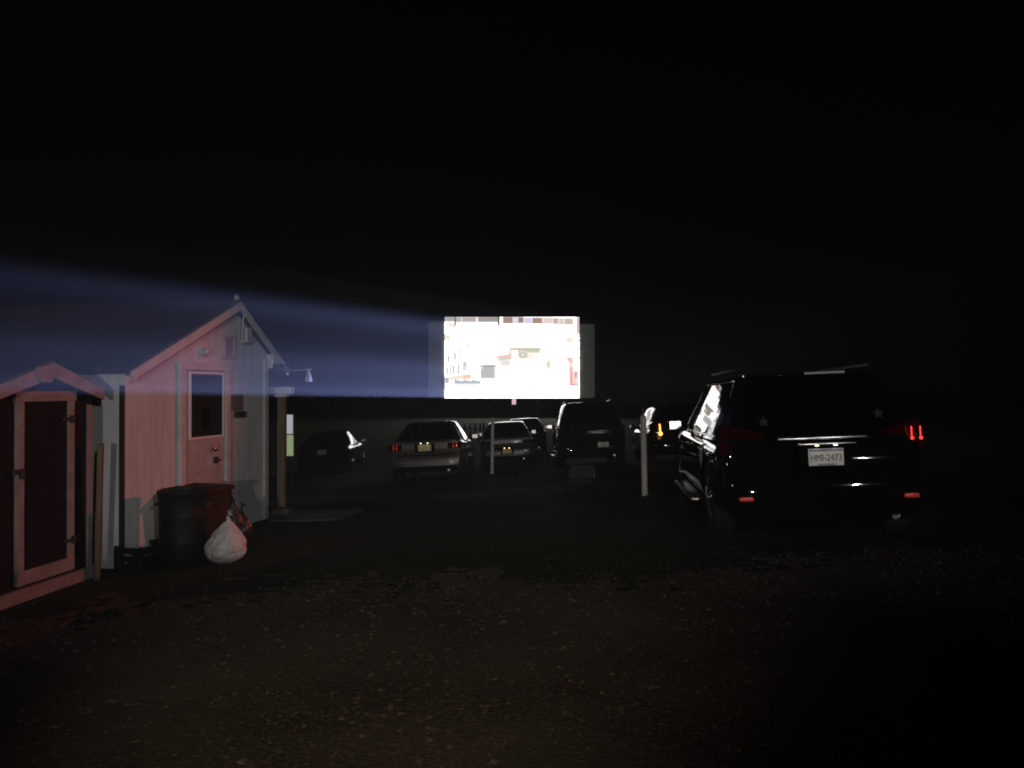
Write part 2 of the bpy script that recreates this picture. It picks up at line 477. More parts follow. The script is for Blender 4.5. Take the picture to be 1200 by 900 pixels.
# ------------------------------------------------------------------ dark shed on the left
A2 = Vector((-4.03, 7.35, 0)); U2 = Vector((.15, .99, 0)).normalized()
Z2 = -.085
def s2(px, py, off=0.0):
    s, z = plane_hit(px, py, A2, U2, off); return s, z-Z2
pk2 = s2(57, 429, .08); er2 = s2(117, 459, .08)
half = 0 - pk2[0]
lx2 = 2*pk2[0]
tool = thing('tool_shed', 'small dark brown shed with pale door trim and bargeboards at far left', 'shed', (A2.x, A2.y, Z2), math.atan2(U2.y, U2.x))
D2 = 2.6
slope2 = (pk2[1]-er2[1])/(er2[0]-pk2[0])
ze2 = pk2[1] + slope2*pk2[0]
bm = prism(nbm(), [(lx2, -.12), (0, -.12), (0, ze2-.04), (pk2[0], pk2[1]-.04), (lx2, ze2-.04)], 0, D2); obj('wall', bm, M['brown_siding'], tool)
ov = er2[0]
bm = nbm()
for sg in (1, -1):
    xe = pk2[0] + sg*(ov-pk2[0])
    a, b = (pk2[0]+.001*sg, pk2[1]), (xe, er2[1])
    prism(bm, [a, b, (b[0], b[1]+.05), (a[0], a[1]+.05)], -.1, D2+.08)
obj('roof', bm, M['shingle'], tool)
for sg in (1, -1):
    xe = pk2[0] + sg*(ov-pk2[0])
    bm = prism(nbm(), [(pk2[0]+.002*sg, pk2[1]-.1), (xe, er2[1]-.08), (xe, er2[1]+.03), (pk2[0]+.002*sg, pk2[1]+.03)], -.13, -.104)
    obj('bargeboard', bm, M['shed_trim'], tool)
g0 = s2(41, 430, .13); g1 = s2(64, 430, .13); gb = s2(52, 448, .13)
bm = prism(nbm(), [(g0[0], g0[1]+.0), (g0[0]+.03, gb[1]+.03), (g0[0]+.06, gb[1]), (g1[0]-.06, gb[1]), (g1[0]-.02, gb[1]+.04), (g1[0], g1[1]+.0), (pk2[0], pk2[1]+.01)], -.15, -.132)
obj('gable_ornament', bm, M['shed_trim'], tool)
q = s2(20, 462, .03); q2 = s2(87, 462, .03); qb = s2(87, 655, .03)
tw = .075
bm = nbm()
zt2 = q[1]; zb2 = .02
box(bm, (q[0]+tw/2, -.02, (zt2+zb2)/2), (tw, .036, zt2-zb2), .004)
box(bm, (q2[0]-tw/2, -.02, (zt2+zb2)/2), (tw, .036, zt2-zb2), .004)
box(bm, ((q[0]+q2[0])/2, -.022, zt2-.02), (q2[0]-q[0]+.04, .04, .09), .004)
box(bm, ((q[0]+q2[0])/2, -.022, zb2+.06), (q2[0]-q[0], .04, .12), .004)
obj('door_frame', bm, M['shed_trim'], tool)
dr2 = obj('door', boxm(((q[0]+q2[0])/2, -.01, (zt2+zb2)/2), (q2[0]-q[0]-2*tw, .016, zt2-zb2-.1)), M['brown_siding'], tool)
for px, py in ((85, 491), (87, 632)):
    h = s2(px, py, .05)
    bm = nbm(); box(bm, (h[0]-.04, -.05, h[1]), (.16, .012, .035), .003); box(bm, (h[0], -.05, h[1]), (.03, .03, .07), .004)
    obj('hinge', bm, M['dark_metal'], dr2)
h = s2(22, 553, .05)
bm = nbm(); box(bm, (h[0], -.05, h[1]), (.13, .016, .045), .004); box(bm, (h[0]+.02, -.07, h[1]-.03), (.05, .03, .06), .008)
obj('padlock', bm, M['dark_metal'], dr2)
for x in (-.035, lx2+.035):
    obj('corner_trim', boxm((x, -.012, (ze2-.1)/2-.03), (.055, .022, ze2-.1)), M['shed_trim'], tool)
obj('skirting', boxm((pk2[0], -.03, -.06), (-lx2+.02, .055, .11), .004), M['shed_trim'], tool)
# board leaning between the sheds
b0 = at(114, 520, 7.25); zb_ = gz(b0.x, b0.y)
bd = boxm((0, 0, 0.0), (.045, .1, b0.z-zb_+.02), .004)
o = obj('plank', bd, M['wood']); o.location = (b0.x+.02, b0.y, (b0.z+zb_)/2-.01); o.rotation_euler = (R(2), R(1.5), R(20))
tag(o, 'narrow weathered plank standing upright at the corner of the brown shed', 'plank')

# ------------------------------------------------------------------ wooden post, slab, lit board behind it
P = at(331, 598, 11.0)
gp = gz(P.x, P.y)
slab = boxm((0, 0, 0), (1.5, .9, .16), .015)
o = obj('concrete_pad', slab, M['concrete']); o.location = (P.x+.3, P.y-.1, gp-.02); o['kind'] = 'structure'; o.rotation_euler = (0, R(-2.5), R(-8))
wp = thing('wooden_post', 'brown square timber post with pale cap and foot block right of the white shed', 'post', (P.x, P.y-.02, gp+.05))
htop = at(331, 455, 11.0).z - gp - .05
obj('shaft', boxm((0, 0, htop/2+.03), (.11, .11, htop-.16), .008), M['wood'], wp)
bm = nbm(); box(bm, (0, 0, htop-.03), (.3, .22, .1), .012); box(bm, (0, 0, htop-.1), (.18, .16, .05), .01); obj('cap', bm, M['trim'], wp)
obj('foot_block', boxm((0, 0, .045), (.23, .23, .09), .02), M['concrete'], wp)

P = at(335, 510, 15); gp = gz(P.x, P.y)
sb = thing('panel_sign', 'narrow lit board, white above pale green, half hidden behind the timber post', 'sign', (P.x, P.y, gp))
zt = at(0, 486, 15).z-gp; zm = at(0, 509, 15).z-gp; zb = at(0, 534, 15).z-gp
wq = 17/60
obj('upper_panel', boxm((0, -.02, (zt+zm)/2+.006), (wq, .02, zt-zm-.012), .004), M['sign_white'], sb)
obj('lower_panel', boxm((0, -.02, (zb+zm)/2-.006), (wq+.02, .02, zm-zb-.012), .004), M['sign_green'], sb)
bm = nbm(); box(bm, (0, .012, (zt+zb)/2), (wq+.05, .03, zt-zb+.05), .004); obj('frame', bm, M['dark_grey'], sb)
for x in (-.1, .1):
    obj('leg', tube(nbm(), [(x, .015, 0), (x, .015, zb)], .018), M['dark_grey'], sb)

# pennant on a rod under the eave of the shed
E = A1 + U1*eR[0] ; E.z = Z1+eR[1]-.03
pn = thing('pennant', 'tiny pale pennant hanging from a thin rod off the shed eave', 'flag', (E.x, E.y-.02, E.z))
tipx = at(361, 433, E.y).x - E.x
obj('rod', tube(nbm(), [(-.02, 0, 0), (tipx+.05, 0, .03)], .006), M['dark_grey'], pn)
bm = nbm()
rows = []
for j in range(6):
    z = .06-.2*j/5; w = (.01 + .05*min(1, j/4)) ; rows.append([bm.verts.new((tipx + w*(i/3*2-1)*.8+.004*j, .012*math.sin(i*2+j), z)) for i in range(4)])
for a, b in zip(rows, rows[1:]):
    for i in range(3): bm.faces.new((a[i], a[i+1], b[i+1], b[i]))
bmesh.ops.solidify(bm, geom=bm.faces[:], thickness=.003)
obj('cloth', bm, M['flag_red'], pn, True)

# ------------------------------------------------------------------ bins and bags
def gl(px, y): return Vector(((px-CX)/F*y, y, gz((px-CX)/F*y, y)))
c = gl(215, 7.75); topz = at(0, 577, 7.55).z
hb = topz-c.z
bt = thing('barrel', 'tall smooth black trash barrel in front of the shed door', 'trash can', c)
prof = [(.2, 0), (.215, .02)]
for k in (4, 8):
    prof += [(.22+.001*k, hb*k/12-.02), (.223+.001*k, hb*k/12-.008), (.223+.001*k, hb*k/12+.008), (.22+.001*k, hb*k/12+.02)]
prof += [(.236, hb-.04), (.245, hb-.03), (.245, hb), (.228, hb), (.22, hb-.06), (.2, hb-.3)]
obj('drum', lathe(nbm(), prof, 40), M['barrel'], bt, True, 50)
for i in range(2):
    s_ = -1 if i else 1
    bm = tube(nbm(), [(s_*.235, -.05, hb-.14), (s_*.27, -.05, hb-.14), (s_*.27, .05, hb-.14), (s_*.235, .05, hb-.14)], .012)
    obj('handle', bm, M['dark_metal'], bt)

c = gl(232, 8.35); hb = at(0, 570, 8.3).z-c.z
rb = thing('wheelie_bin', 'red plastic bin standing against the wall behind the black barrel', 'trash can', c, R(75))
bm = nbm()
lo = [(-.2, -.19), (.2, -.19), (.2, .19), (-.2, .19)]; hi = [(-.27, -.25), (.27, -.25), (.27, .25), (-.27, .25)]
a = [bm.verts.new((x, y, .06)) for x, y in lo]; b = [bm.verts.new((x, y, hb-.06)) for x, y in hi]
bm.faces.new(a[::-1]); bm.faces.new(b)
for k in range(4): bm.faces.new((a[k], a[(k+1) % 4], b[(k+1) % 4], b[k]))
bmesh.ops.bevel(bm, geom=bm.edges[:], offset=.03, segments=3, affect='EDGES')
obj('tub', bm, M['orange'], rb, True)
obj('lid', boxm((0, 0, hb-.035), (.58, .54, .06), .025), M['orange'], rb, True)
for s_ in (-1, 1):
    obj('wheel', lathe(nbm(), [(.06, -.02), (.075, -.012), (.075, .012), (.06, .02)], 20, 'X', (s_*.2, .22, .075)), M['tyre'], rb, True)
obj('handle', tube(nbm(), [(-.2, .27, hb-.05), (-.18, .33, hb-.03), (.18, .33, hb-.03), (.2, .27, hb-.05)], .014), M['orange'], rb)

def bag(name, label, c, rx, ry, h, m, seed, cat='bag', lean=0, neck=True):
    t = thing(name, label, cat, c)
    bm = nbm()
    bmesh.ops.create_icosphere(bm, subdivisions=5, radius=1)
    for v in bm.verts:
        p = v.co.copy()
        z = (p.z+1)/2
        w = (1-.3*z)*(1 if z < .45 else max(.1, 1-((z-.45)/.55)**1.3*.93))
        f = 1 - .07*abs(noise.noise(p*3.2+Vector((seed, 9, 0)))) - .05*abs(noise.noise(p*7+Vector((seed, 2, 5)))) + .16*noise.noise(p*1.7+Vector((seed, 0, 0))) + .07*noise.noise(p*5+Vector((seed, 3, 0))) + .03*abs(noise.noise(Vector((math.atan2(p.y, p.x)*4, z*2, seed))))
        r = math.sqrt(max(0, 1-min(1, abs(p.z))**2.6))
        n_ = Vector((p.x, p.y, 0)); n_ = n_.normalized() if n_.length > 1e-6 else n_
        v.co = Vector((n_.x*r*w*f*rx, n_.y*r*w*f*ry, z*h*(1+.05*noise.noise(p*2+Vector((0, seed, 0))))))
        v.co.x += lean*z*z*h
        if v.co.z < .012: v.co.z = 0
    obj('sack', bm, m, t, True, 70)
    if neck:
        bm = nbm(); x = lean*h*.97
        tube(bm, [(x, 0, h*.93), (x-.01, 0, h*1.0), (x+.015, .005, h*1.08)], [.022, .012, .035], 9)
        for v in bm.verts: v.co += .01*Vector((noise.noise(v.co*40), noise.noise(v.co*50), 0))
        obj('knot', bm, m, t, True, 60)
    return t
c = gl(264, 7.75)
bag('garbage_bag', 'white knotted garbage bag slumped on the ground beside the black barrel', c, .235, .2, .47, M['rubbish'], 3.1, lean=.08)
c = gl(271, 8.7)
bag('dark_bag', 'dark green full bag leaning by the wall just right of the red bin', c, .17, .16, .62, M['greenbag'], 6.4)
c = gl(284, 8.75)
bag('small_dark_bag', 'small dark bag low against the grey wall behind the white bag', c, .13, .13, .42, M['greenbag'], 9.4)
c = gl(165, 7.75)
cr = thing('crate', 'low black slatted crate on the ground by the corner of the white shed', 'crate', c+Vector((.02, .0, 0)), R(78))
bm = nbm()
for z in (.04, .12, .2):
    box(bm, (0, -.15, z), (.42, .015, .055), .003); box(bm, (0, .15, z), (.42, .015, .055), .003)
    box(bm, (-.21, 0, z), (.015, .3, .055), .003); box(bm, (.21, 0, z), (.015, .3, .055), .003)
for x in (-.2, .2):
    for y in (-.14, .14): box(bm, (x, y, .12), (.03, .03, .24), .003)
box(bm, (0, 0, .012), (.42, .3, .015))
obj('slats', bm, M['barrel'], cr)

# ------------------------------------------------------------------ overhead cable from the shed
S = A1 + U1*(pk[0]+.02); S.z = Z1+pk[1]+.0; S += Vector((U1.y, -U1.x, 0))*.1
Q = Vector((at(517, 0, 6).x, 6, at(517, 0, 6).z))
Qe = S + (Q-S)*3.3
pts = []
for k in range(41):
    t = k/40
    p = S.lerp(Qe, t); p.z -= .35*4*t*(1-t)*.1
    pts.append(p)
tag(obj('overhead_cable', tube(nbm(), pts, .0022, 6), M['cable']), 'thin pale overhead cable climbing from the shed gable into the night sky', 'cable')

# ------------------------------------------------------------------ speaker posts
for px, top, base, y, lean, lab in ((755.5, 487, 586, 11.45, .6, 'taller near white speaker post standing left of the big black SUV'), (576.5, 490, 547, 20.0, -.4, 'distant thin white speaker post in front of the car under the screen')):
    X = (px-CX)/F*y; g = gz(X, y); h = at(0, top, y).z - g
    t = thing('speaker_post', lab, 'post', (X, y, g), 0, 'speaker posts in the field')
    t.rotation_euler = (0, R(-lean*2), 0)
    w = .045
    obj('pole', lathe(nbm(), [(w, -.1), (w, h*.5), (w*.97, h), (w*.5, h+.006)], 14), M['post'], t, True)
    obj('dark_grey', tube(nbm(), [(0, 0, h), (0, 0, h+.12)], .02), M['dark_grey'], t)  # dark stub added for the post top that falls out of the light

# ------------------------------------------------------------------ camp chair
c = gl(679, 12.3)
ch = thing('camp_chair', 'low dark folding camp chair standing empty on the grass between the posts', 'chair', c, R(8))
w, d = .2, .2
obj('seat', boxm((0, 0, .22), (.38, .36, .02), .008), M['canvas'], ch, True)
obj('backrest', boxm((0, -.2, .39), (.38, .018, .2), .008, Matrix.Rotation(R(-8), 3, 'X')), M['canvas'], ch, True)
for sx in (-1, 1):
    obj('frame', tube(nbm(), [(sx*w, .2, .0), (sx*w, -.19, .28), (sx*w, -.21, .5)], .01), M['steel'], ch)
    obj('leg', tube(nbm(), [(sx*(w+.012), -.2, 0), (sx*(w+.012), .19, .23)], .01), M['steel'], ch)
    obj('armrest', boxm((sx*w, 0, .33), (.03, .36, .018), .006), M['plastic'], ch)

# ------------------------------------------------------------------ cars
def lerp(a, b, t): return a+(b-a)*t
def pl(tab, y):
    if y <= tab[0][0]: return tab[0][1]
    for (a, va), (b, vb) in zip(tab, tab[1:]):
        if y <= b: return lerp(va, vb, (y-a)/(b-a))
    return tab[-1][1]

def lower_body(sp):
    L, W, belt = sp['L'], sp['W'], sp['belt']
    zb = sp['zb']
    top = sp['top']            # (y, z) table
    hwt = [(-L/2, .86), (-L/2+.08, .93), (-L/2+.35, .975), (-L/2+1.0, 1), (L/2-1.3, 1), (L/2-.6, .97), (L/2-.25, .9), (L/2-.08, .8), (L/2, .7)]
    ys = [-L/2, -L/2+.05, -L/2+.16, -L/2+.35, -L/2+.6, -L/2+.95, -L/2+1.4, -.6, -.1, .4, L/2-1.55, L/2-1.3, L/2-.95, L/2-.6, L/2-.35, L/2-.17, L/2-.06, L/2]
    bm = nbm()
    rings = []
    for y in ys:
        hw = W/2*pl(hwt, y); zt = pl(top, y)
        fr = [(.0, zb), (.55, zb), (.88, zb), (.965, zb+.07), (1.0, zb+.2), (1.0, lerp(zb, zt, .45)), (1.0, lerp(zb, zt, .66)), (.985, lerp(zb, zt, .82)), (.965, zt-.08), (.93, zt-.03), (.86, zt), (.5, zt+.012), (0, zt+.018)]
        endr = max(0, 1-(y+L/2)/.2); endf = max(0, 1-(L/2-y)/.25)
        pts = []
        for f, z in fr:
            yy = y
            if endr > 0:
                k = 0 if z < sp['bump'] else min(1, (z-sp['bump'])/.07)
                yy += endr*(.085*k + .05*min(1, max(0, (z-.8)/.4)))
                if z < zb+.06: yy += endr*.08
                yy += endr*.10*abs(f)**3
            if endf > 0:
                yy -= endf*(.14*max(0, (z-.6)/.4) + .12*abs(f)**2.5 + (.08 if z < zb+.06 else 0))
            pts.append(Vector((hw*f, yy, z)))
        ring = [bm.verts.new(p) for p in pts]
        ringl = [ring[0]] + [bm.verts.new((-p.x, p.y, p.z)) for p in pts[1:-1]] + [ring[-1]]
        rings.append((ring, ringl))
    n = len(rings[0][0])
    for (a, al), (b, bl) in zip(rings, rings[1:]):
        for k in range(n-1):
            bm.faces.new((a[k], a[k+1], b[k+1], b[k]))
            bm.faces.new((al[k], bl[k], bl[k+1], al[k+1]))
    for (a, al) in (rings[0], rings[-1]):
        for k in range(n-1):
            fv = [a[k], a[k+1], al[k+1], al[k]]
            fv = [v for i, v in enumerate(fv) if v not in fv[:i]]
            if len(fv) >= 3: bm.faces.new(fv)
    bmesh.ops.recalc_face_normals(bm, faces=bm.faces[:])
    me = bpy.data.meshes.new('body'); bm.to_mesh(me); bm.free()
    o = bpy.data.objects.new('body_tmp', me); COL.objects.link(o)
    md = o.modifiers.new('s', 'SUBSURF'); md.levels = 1; md.render_levels = 1
    cut = []
    for sx in (-1, 1):
        for wy in sp['wheels']:
            cb = lathe(nbm(), [(sp['wr']+.055, -.2), (sp['wr']+.055, .2)], 36, 'X', (sx*(W/2-.08), wy, sp['wr']+.01))
            bmesh.ops.recalc_face_normals(cb, faces=cb.faces[:])
            cm = bpy.data.meshes.new('cut'); cb.to_mesh(cm); cb.free()
            c_ = bpy.data.objects.new('cut', cm); COL.objects.link(c_); cut.append(c_)
            b_ = o.modifiers.new('b', 'BOOLEAN'); b_.operation = 'DIFFERENCE'; b_.object = c_; b_.solver = 'EXACT'
    dg = bpy.context.evaluated_depsgraph_get(); dg.update()
    res = bpy.data.meshes.new_from_object(o.evaluated_get(dg))
    for c_ in cut: bpy.data.objects.remove(c_)
    bpy.data.objects.remove(o)
    return res

def greenhouse(sp):
    """returns shell bmesh and dict of glass bmeshes; grid aligned to the window edges"""
    H, W, belt = sp['H'], sp['W'], sp['belt']
    vlev = [0, .08, .3, .55, .8, .93]
    def zc(v): return lerp(belt-.02, H-.035, v)
    def hw(v): return W/2*(.93 - sp.get('tuck', .19)*v - .05*v*v)
    def yf(v): return lerp(sp['gf'][0], sp['gf'][1], v)
    def yr(v): return lerp(sp['gr'][0], sp['gr'][1], v)
    def cols(seq): return seq
    sidef = sp['pillars']       # fractions from rear to front with window flags: list of (f0,f1,win)
    fs = [0]
    wins = []
    for f0, f1, w_ in sidef:
        fs.append(f1); wins.append(w_)
    # subdivide wide window columns
    F2, W2 = [0], []
    for i, w_ in enumerate(wins):
        n = 2 if w_ else 1
        for k in range(n):
            F2.append(lerp(fs[i], fs[i+1], (k+1)/n)); W2.append(w_)
    ex = [-1, -.86, -.45, 0, .45, .86, 1]
    def P(v, seg, f, off=0.0):
        z, h = zc(v), hw(v)
        a, b = yr(v), yf(v)
        if seg == 'R':   x, y = h, lerp(a, b, f)
        elif seg == 'L': x, y = -h, lerp(a, b, f)
        elif seg == 'F': x, y = h*f, b
        else:            x, y = h*f, a
        if seg in 'RL':
            bul = .035*(1-(2*f-1)**2)
            x += bul if seg == 'R' else -bul
            x *= 1 - .05*max(0, (f-.6)/.4)**2 - .04*max(0, (.3-f)/.3)**2
            rc = 0
        else:
            bl = (.16 if seg == 'F' else -.07)*(1-f*f)
            y += bl
            x *= .95 if seg == 'F' else .96
        p = Vector((x, y, z))
        if off:
            if seg in 'RL': p += Vector(((1 if seg == 'R' else -1), 0, .35)).normalized()*off
            else: p += Vector((0, (1 if seg == 'F' else -1), .6)).normalized()*off
        return p
    vl = vlev + [1.0]
    shell = nbm(); glass = {}
    def add(bm, quad):
        bm.faces.new([bm.verts.new(p) for p in quad])
    for vi in range(len(vl)-1):
        v0, v1 = vl[vi], vl[vi+1]
        for sg in 'RL':
            for i in range(len(F2)-1):
                quad = [P(v0, sg, F2[i]), P(v0, sg, F2[i+1]), P(v1, sg, F2[i+1]), P(v1, sg, F2[i])]
                if W2[i] and 1 <= vi <= 4:
                    key = ('side_window', sg, W2[i])
                    add(glass.setdefault(key, nbm()), quad)
                else: add(shell, quad)
        for sg in 'FB':
            for i in range(len(ex)-1):
                quad = [P(v0, sg, ex[i]), P(v0, sg, ex[i+1]), P(v1, sg, ex[i+1]), P(v1, sg, ex[i])]
                if 1 <= i <= 4 and 1 <= vi <= 4:
                    key = ('windshield' if sg == 'F' else 'rear_window', sg, 1)
                    add(glass.setdefault(key, nbm()), quad)
                else: add(shell, quad)
    # roof: inset rings from the v=1 outline
    out = [P(1, 'R', f) for f in F2] + [P(1, 'F', f) for f in reversed(ex[1:-1])] + [P(1, 'L', f) for f in reversed(F2)] + [P(1, 'B', f) for f in ex[1:-1]]
    cen = Vector((0, (yf(1)+yr(1))/2, H-.035))
    ringp = [out]
    for s_, dz in ((.965, .013), (.9, .025), (.78, .033), (.5, .04), (.2, .042)):
        ringp.append([cen + (p-cen)*s_ + Vector((0, 0, dz)) for p in out])
    n = len(out)
    for a, b in zip(ringp, ringp[1:]):
        for k in range(n): add(shell, [a[k], a[(k+1) % n], b[(k+1) % n], b[k]])
    shell.faces.new([shell.verts.new(p) for p in ringp[-1]])
    bmesh.ops.remove_doubles(shell, verts=shell.verts[:], dist=.002)
    # close corner slits between side and end strips
    for sx in 'RL':
        for vi in range(len(vl)-1):
            for sg, fe in (('F', 1), ('B', 0)):
                e = 1 if sx == 'R' else -1
                q = [P(vl[vi], sx, fe), P(vl[vi], sg, e), P(vl[vi+1], sg, e), P(vl[vi+1], sx, fe)]
                add(shell, q)
    bmesh.ops.remove_doubles(shell, verts=shell.verts[:], dist=.002)
    for g in glass.values(): bmesh.ops.remove_doubles(g, verts=g.verts[:], dist=.002)
    return shell, glass, P

def wheel(root, x, y, r, sx, wmat):
    w = thing_part('wheel', root, (x, y, r))
    bm = lathe(nbm(), [(r*.62, -.1), (r*.9, -.115), (r*.98, -.09), (r, -.05), (r, .05), (r*.98, .09), (r*.9, .115), (r*.62, .1)], 40, 'X')
    return w

def make_car(name, label, cat, sp, px, dist, heading, paint, glass=None, group=None, extras=None):
    X = (px-CX)/F*dist
    Lh = sp['L']/2
    h = Vector((math.sin(heading), math.cos(heading), 0))
    C = Vector((X, dist, 0)) + h*Lh       # px, dist give the middle of the rear bumper
    side = Vector((h.y, -h.x, 0))
    def g(a, b):
        p = C + h*a + side*b
        return gz(p.x, p.y)
    wf, wrr, tw = sp['wheels'][1], sp['wheels'][0], sp['W']/2-.1
    zf = (g(wf, tw)+g(wf, -tw))/2; zr = (g(wrr, tw)+g(wrr, -tw))/2
    zR = (g(wf, tw)+g(wrr, tw))/2; zL = (g(wf, -tw)+g(wrr, -tw))/2
    ey = (h*(wf-wrr)+Vector((0, 0, zf-zr))).normalized()
    ex = (side*2*tw+Vector((0, 0, zR-zL))).normalized()
    ez = ex.cross(ey).normalized(); ex = ey.cross(ez).normalized()
    mw = Matrix((ex, ey, ez)).transposed().to_4x4()
    root = thing(name, label, cat, (0, 0, 0), 0, group)
    zc = lerp(zr, zf, (0-wrr)/(wf-wrr))
    mw.translation = Vector((C.x, C.y, zc))
    root.matrix_world = mw
    L, W, H, belt = sp['L'], sp['W'], sp['H'], sp['belt']
    body = obj('body', lower_body(sp), paint, root, True, 50)
    shell, gl_, P = greenhouse(sp)
    obj('roof', shell, paint, root, True, 42)
    for (nm, sg, k), gb in sorted(gl_.items(), key=lambda t: str(t[0])):
        gm = glass or GLASS
        if nm == 'windshield': gm = GLASS
        if sp.get('tint') and nm == 'side_window' and k == 3: gm = GLASS
        obj(nm, gb, gm, root, True, 60)
    # seats
    bm = nbm()
    for sx in (-1, 1):
        for sy in sp['seats']:
            bm = nbm()
            box(bm, (sx*W*.2, sy, belt-.12), (.46, .14, .5), .05, None)
            box(bm, (sx*W*.2, sy-.02, belt+.22), (.24, .09, .16), .035, None)
            obj('headrest', bm, M['seat'], root, True)
    # wheels
    r = sp['wr']
    for sx in (-1, 1):
        for wy in sp['wheels']:
            x = sx*(W/2-.13)
            t = obj('wheel', lathe(nbm(), [(r*.3, -.05*sx), (r*.62, -.06*sx), (r*.62, .05*sx), (r*.3, .05*sx)], 24, 'X'), M['plastic'], root, True)
            t.location = (x, wy, r)
            obj('tyre', lathe(nbm(), [(r*.64, -.1), (r*.88, -.112), (r*.97, -.09), (r, -.05), (r, .05), (r*.97, .09), (r*.88, .112), (r*.64, .1)], 40, 'X'), M['tyre'], t, True)
            bm = lathe(nbm(), [(r*.58, .075*sx), (r*.66, .1*sx), (r*.67, .104*sx), (r*.67, .06*sx), (r*.58, .05*sx)], 36, 'X')
            for k in range(5):
                a = 2*math.pi*k/5+.3
                for da in (-.13, .13):
                    p0 = Vector((.1*sx, math.cos(a)*r*.1, math.sin(a)*r*.1)); p1 = Vector((.085*sx, math.cos(a+da)*r*.63, math.sin(a+da)*r*.63))
                    tube(bm, [p0, p1], [.03, .02], 6)
            lathe(bm, [(r*.17, .06*sx), (r*.17, .11*sx), (r*.1, .118*sx)], 18, 'X')
            obj('rim', bm, M['rim'], t, True)
    # bumpers / lower cladding
    zb = sp['zb']
    bm = nbm()
    box(bm, (0, -L/2+.13, zb+.05), (W*.8, .2, .13), .04); obj('rear_diffuser', bm, M['plastic'], root, True)
    # shut line and step on the tail
    obj('bumper_step', boxm((0, -L/2+.035, sp['bump']+.02), (W*.72, .09, .025), .01), M['plastic'], root, True)
    # grille + headlights
    obj('grille', boxm((0, L/2-.1, sp['nose']-.14), (W*.5, .09, .2), .03), M['plastic'], root, True)
    for sx in (-1, 1):
        obj('headlight', boxm((sx*W*.34, L/2-.2, sp['nose']-.06), (.34, .22, .13), .045, Matrix.Rotation(R(-sx*25), 3, 'Z')), M['head_lens'], root, True)
        # mirrors
        my = lerp(sp['gr'][0], sp['gf'][0], .86)
        bm = nbm()
        box(bm, (sx*(W/2+.08), my, belt+.06), (.2, .12, .15), .045)
        tube(bm, [(sx*(W/2-.08), my+.02, belt+.03), (sx*(W/2+.02), my, belt+.06)], .025)
        m_ = obj('side_mirror', bm, paint, root, True, 60)
        obj('mirror_glass', boxm((sx*(W/2+.085), my-.062, belt+.06), (.15, .006, .105), .002), M['chrome'], m_)
        # door handles
        for f in (.3, .62):
            hy = lerp(sp['gr'][0], sp['gf'][0], f)
            bm = nbm(); box(bm, (sx*(W/2+.012), hy, belt-.13), (.03, .17, .028), .01)
            obj('door_handle', bm, sp.get('handle', paint), root, True)
        # tail lights
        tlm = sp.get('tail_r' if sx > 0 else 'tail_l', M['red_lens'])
        tz, th, tww = sp['tail']
        if sp.get('wedge'):
            poly = [(sx*.5, tz+.02), (sx*.5, tz+.055), (sx*.7, tz+.1), (sx*(W/2*.93-.03), tz+.15), (sx*(W/2*.955), tz+.1), (sx*(W/2*.96), tz-.14), (sx*(W/2*.9), tz-.16), (sx*.78, tz-.02)]
            bm = prism(nbm(), poly, -L/2+.07, -L/2+.34)
            for v in bm.verts: v.co.y += .12*(abs(v.co.x)/(W/2))**5 + .08*max(0, v.co.z-tz+.1) - (.03 if v.co.y > -L/2+.2 else 0)
            bmesh.ops.bevel(bm, geom=bm.edges[:], offset=.012, segments=2, affect='EDGES')
        else: bm = boxm((sx*(W/2*.93-tww*.42), -L/2+.15, tz), (tww, .2, th), min(th, .1)*.35)
        tl = obj('tail_light', bm, M['red_lens'], root, True)
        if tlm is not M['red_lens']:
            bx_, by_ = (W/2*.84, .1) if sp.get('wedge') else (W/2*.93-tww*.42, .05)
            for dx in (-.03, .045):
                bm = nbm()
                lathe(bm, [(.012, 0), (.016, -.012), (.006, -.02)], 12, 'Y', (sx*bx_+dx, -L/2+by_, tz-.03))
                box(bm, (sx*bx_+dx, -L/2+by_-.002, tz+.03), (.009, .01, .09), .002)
                obj('tail_glow', bm, tlm, tl)  # added glints on the SUV, lit bulbs on the sedan
        if sp.get('refl'):
            rz, rx = sp['refl']
            obj('reflector', boxm((sx*rx, -L/2+.028, rz), (.13, .05, .042), .012), M['reflector'], root, True)
        if sp.get('rail'):
            pts = [P(.97, 'R' if sx > 0 else 'L', f) for f in (.08, .12, .3, .5, .7, .84, .88)]
            pts = [Vector((p.x*.93, p.y, H+.0+(.045 if 0 < i < 6 else -.01))) for i, p in enumerate(pts)]
            obj('roof_rail', tube(nbm(), pts, .016, 8), sp['rail'], root, True)
        if sp.get('trim'):
            sg = 'R' if sx > 0 else 'L'
            fr = [i/12 for i in range(13)]
            lo_, hi_ = .07, .95
            pts = [P(.06, sg, f, .008) for f in [lerp(lo_, hi_, q) for q in fr]] + [P(.94, sg, f, .008) for f in [lerp(hi_, lo_, q) for q in fr]]
            pts.append(pts[0])
            obj('window_trim', tube(nbm(), pts, .008, 6, False), M['chrome'], root, True)
        if sp.get('step'):
            bm = nbm(); box(bm, (sx*(W/2+.03), (sp['wheels'][0]+sp['wheels'][1])/2, zb+.03), (.16, 1.9, .05), .018)
            obj('running_board', bm, M['rim'], root, True)
            bm = nbm(); box(bm, (sx*(W/2+.006), (sp['wheels'][0]+sp['wheels'][1])/2, zb+.17), (.012, 1.75, .03), .005)
            obj('sill_trim', bm, M['chrome'], root, True)
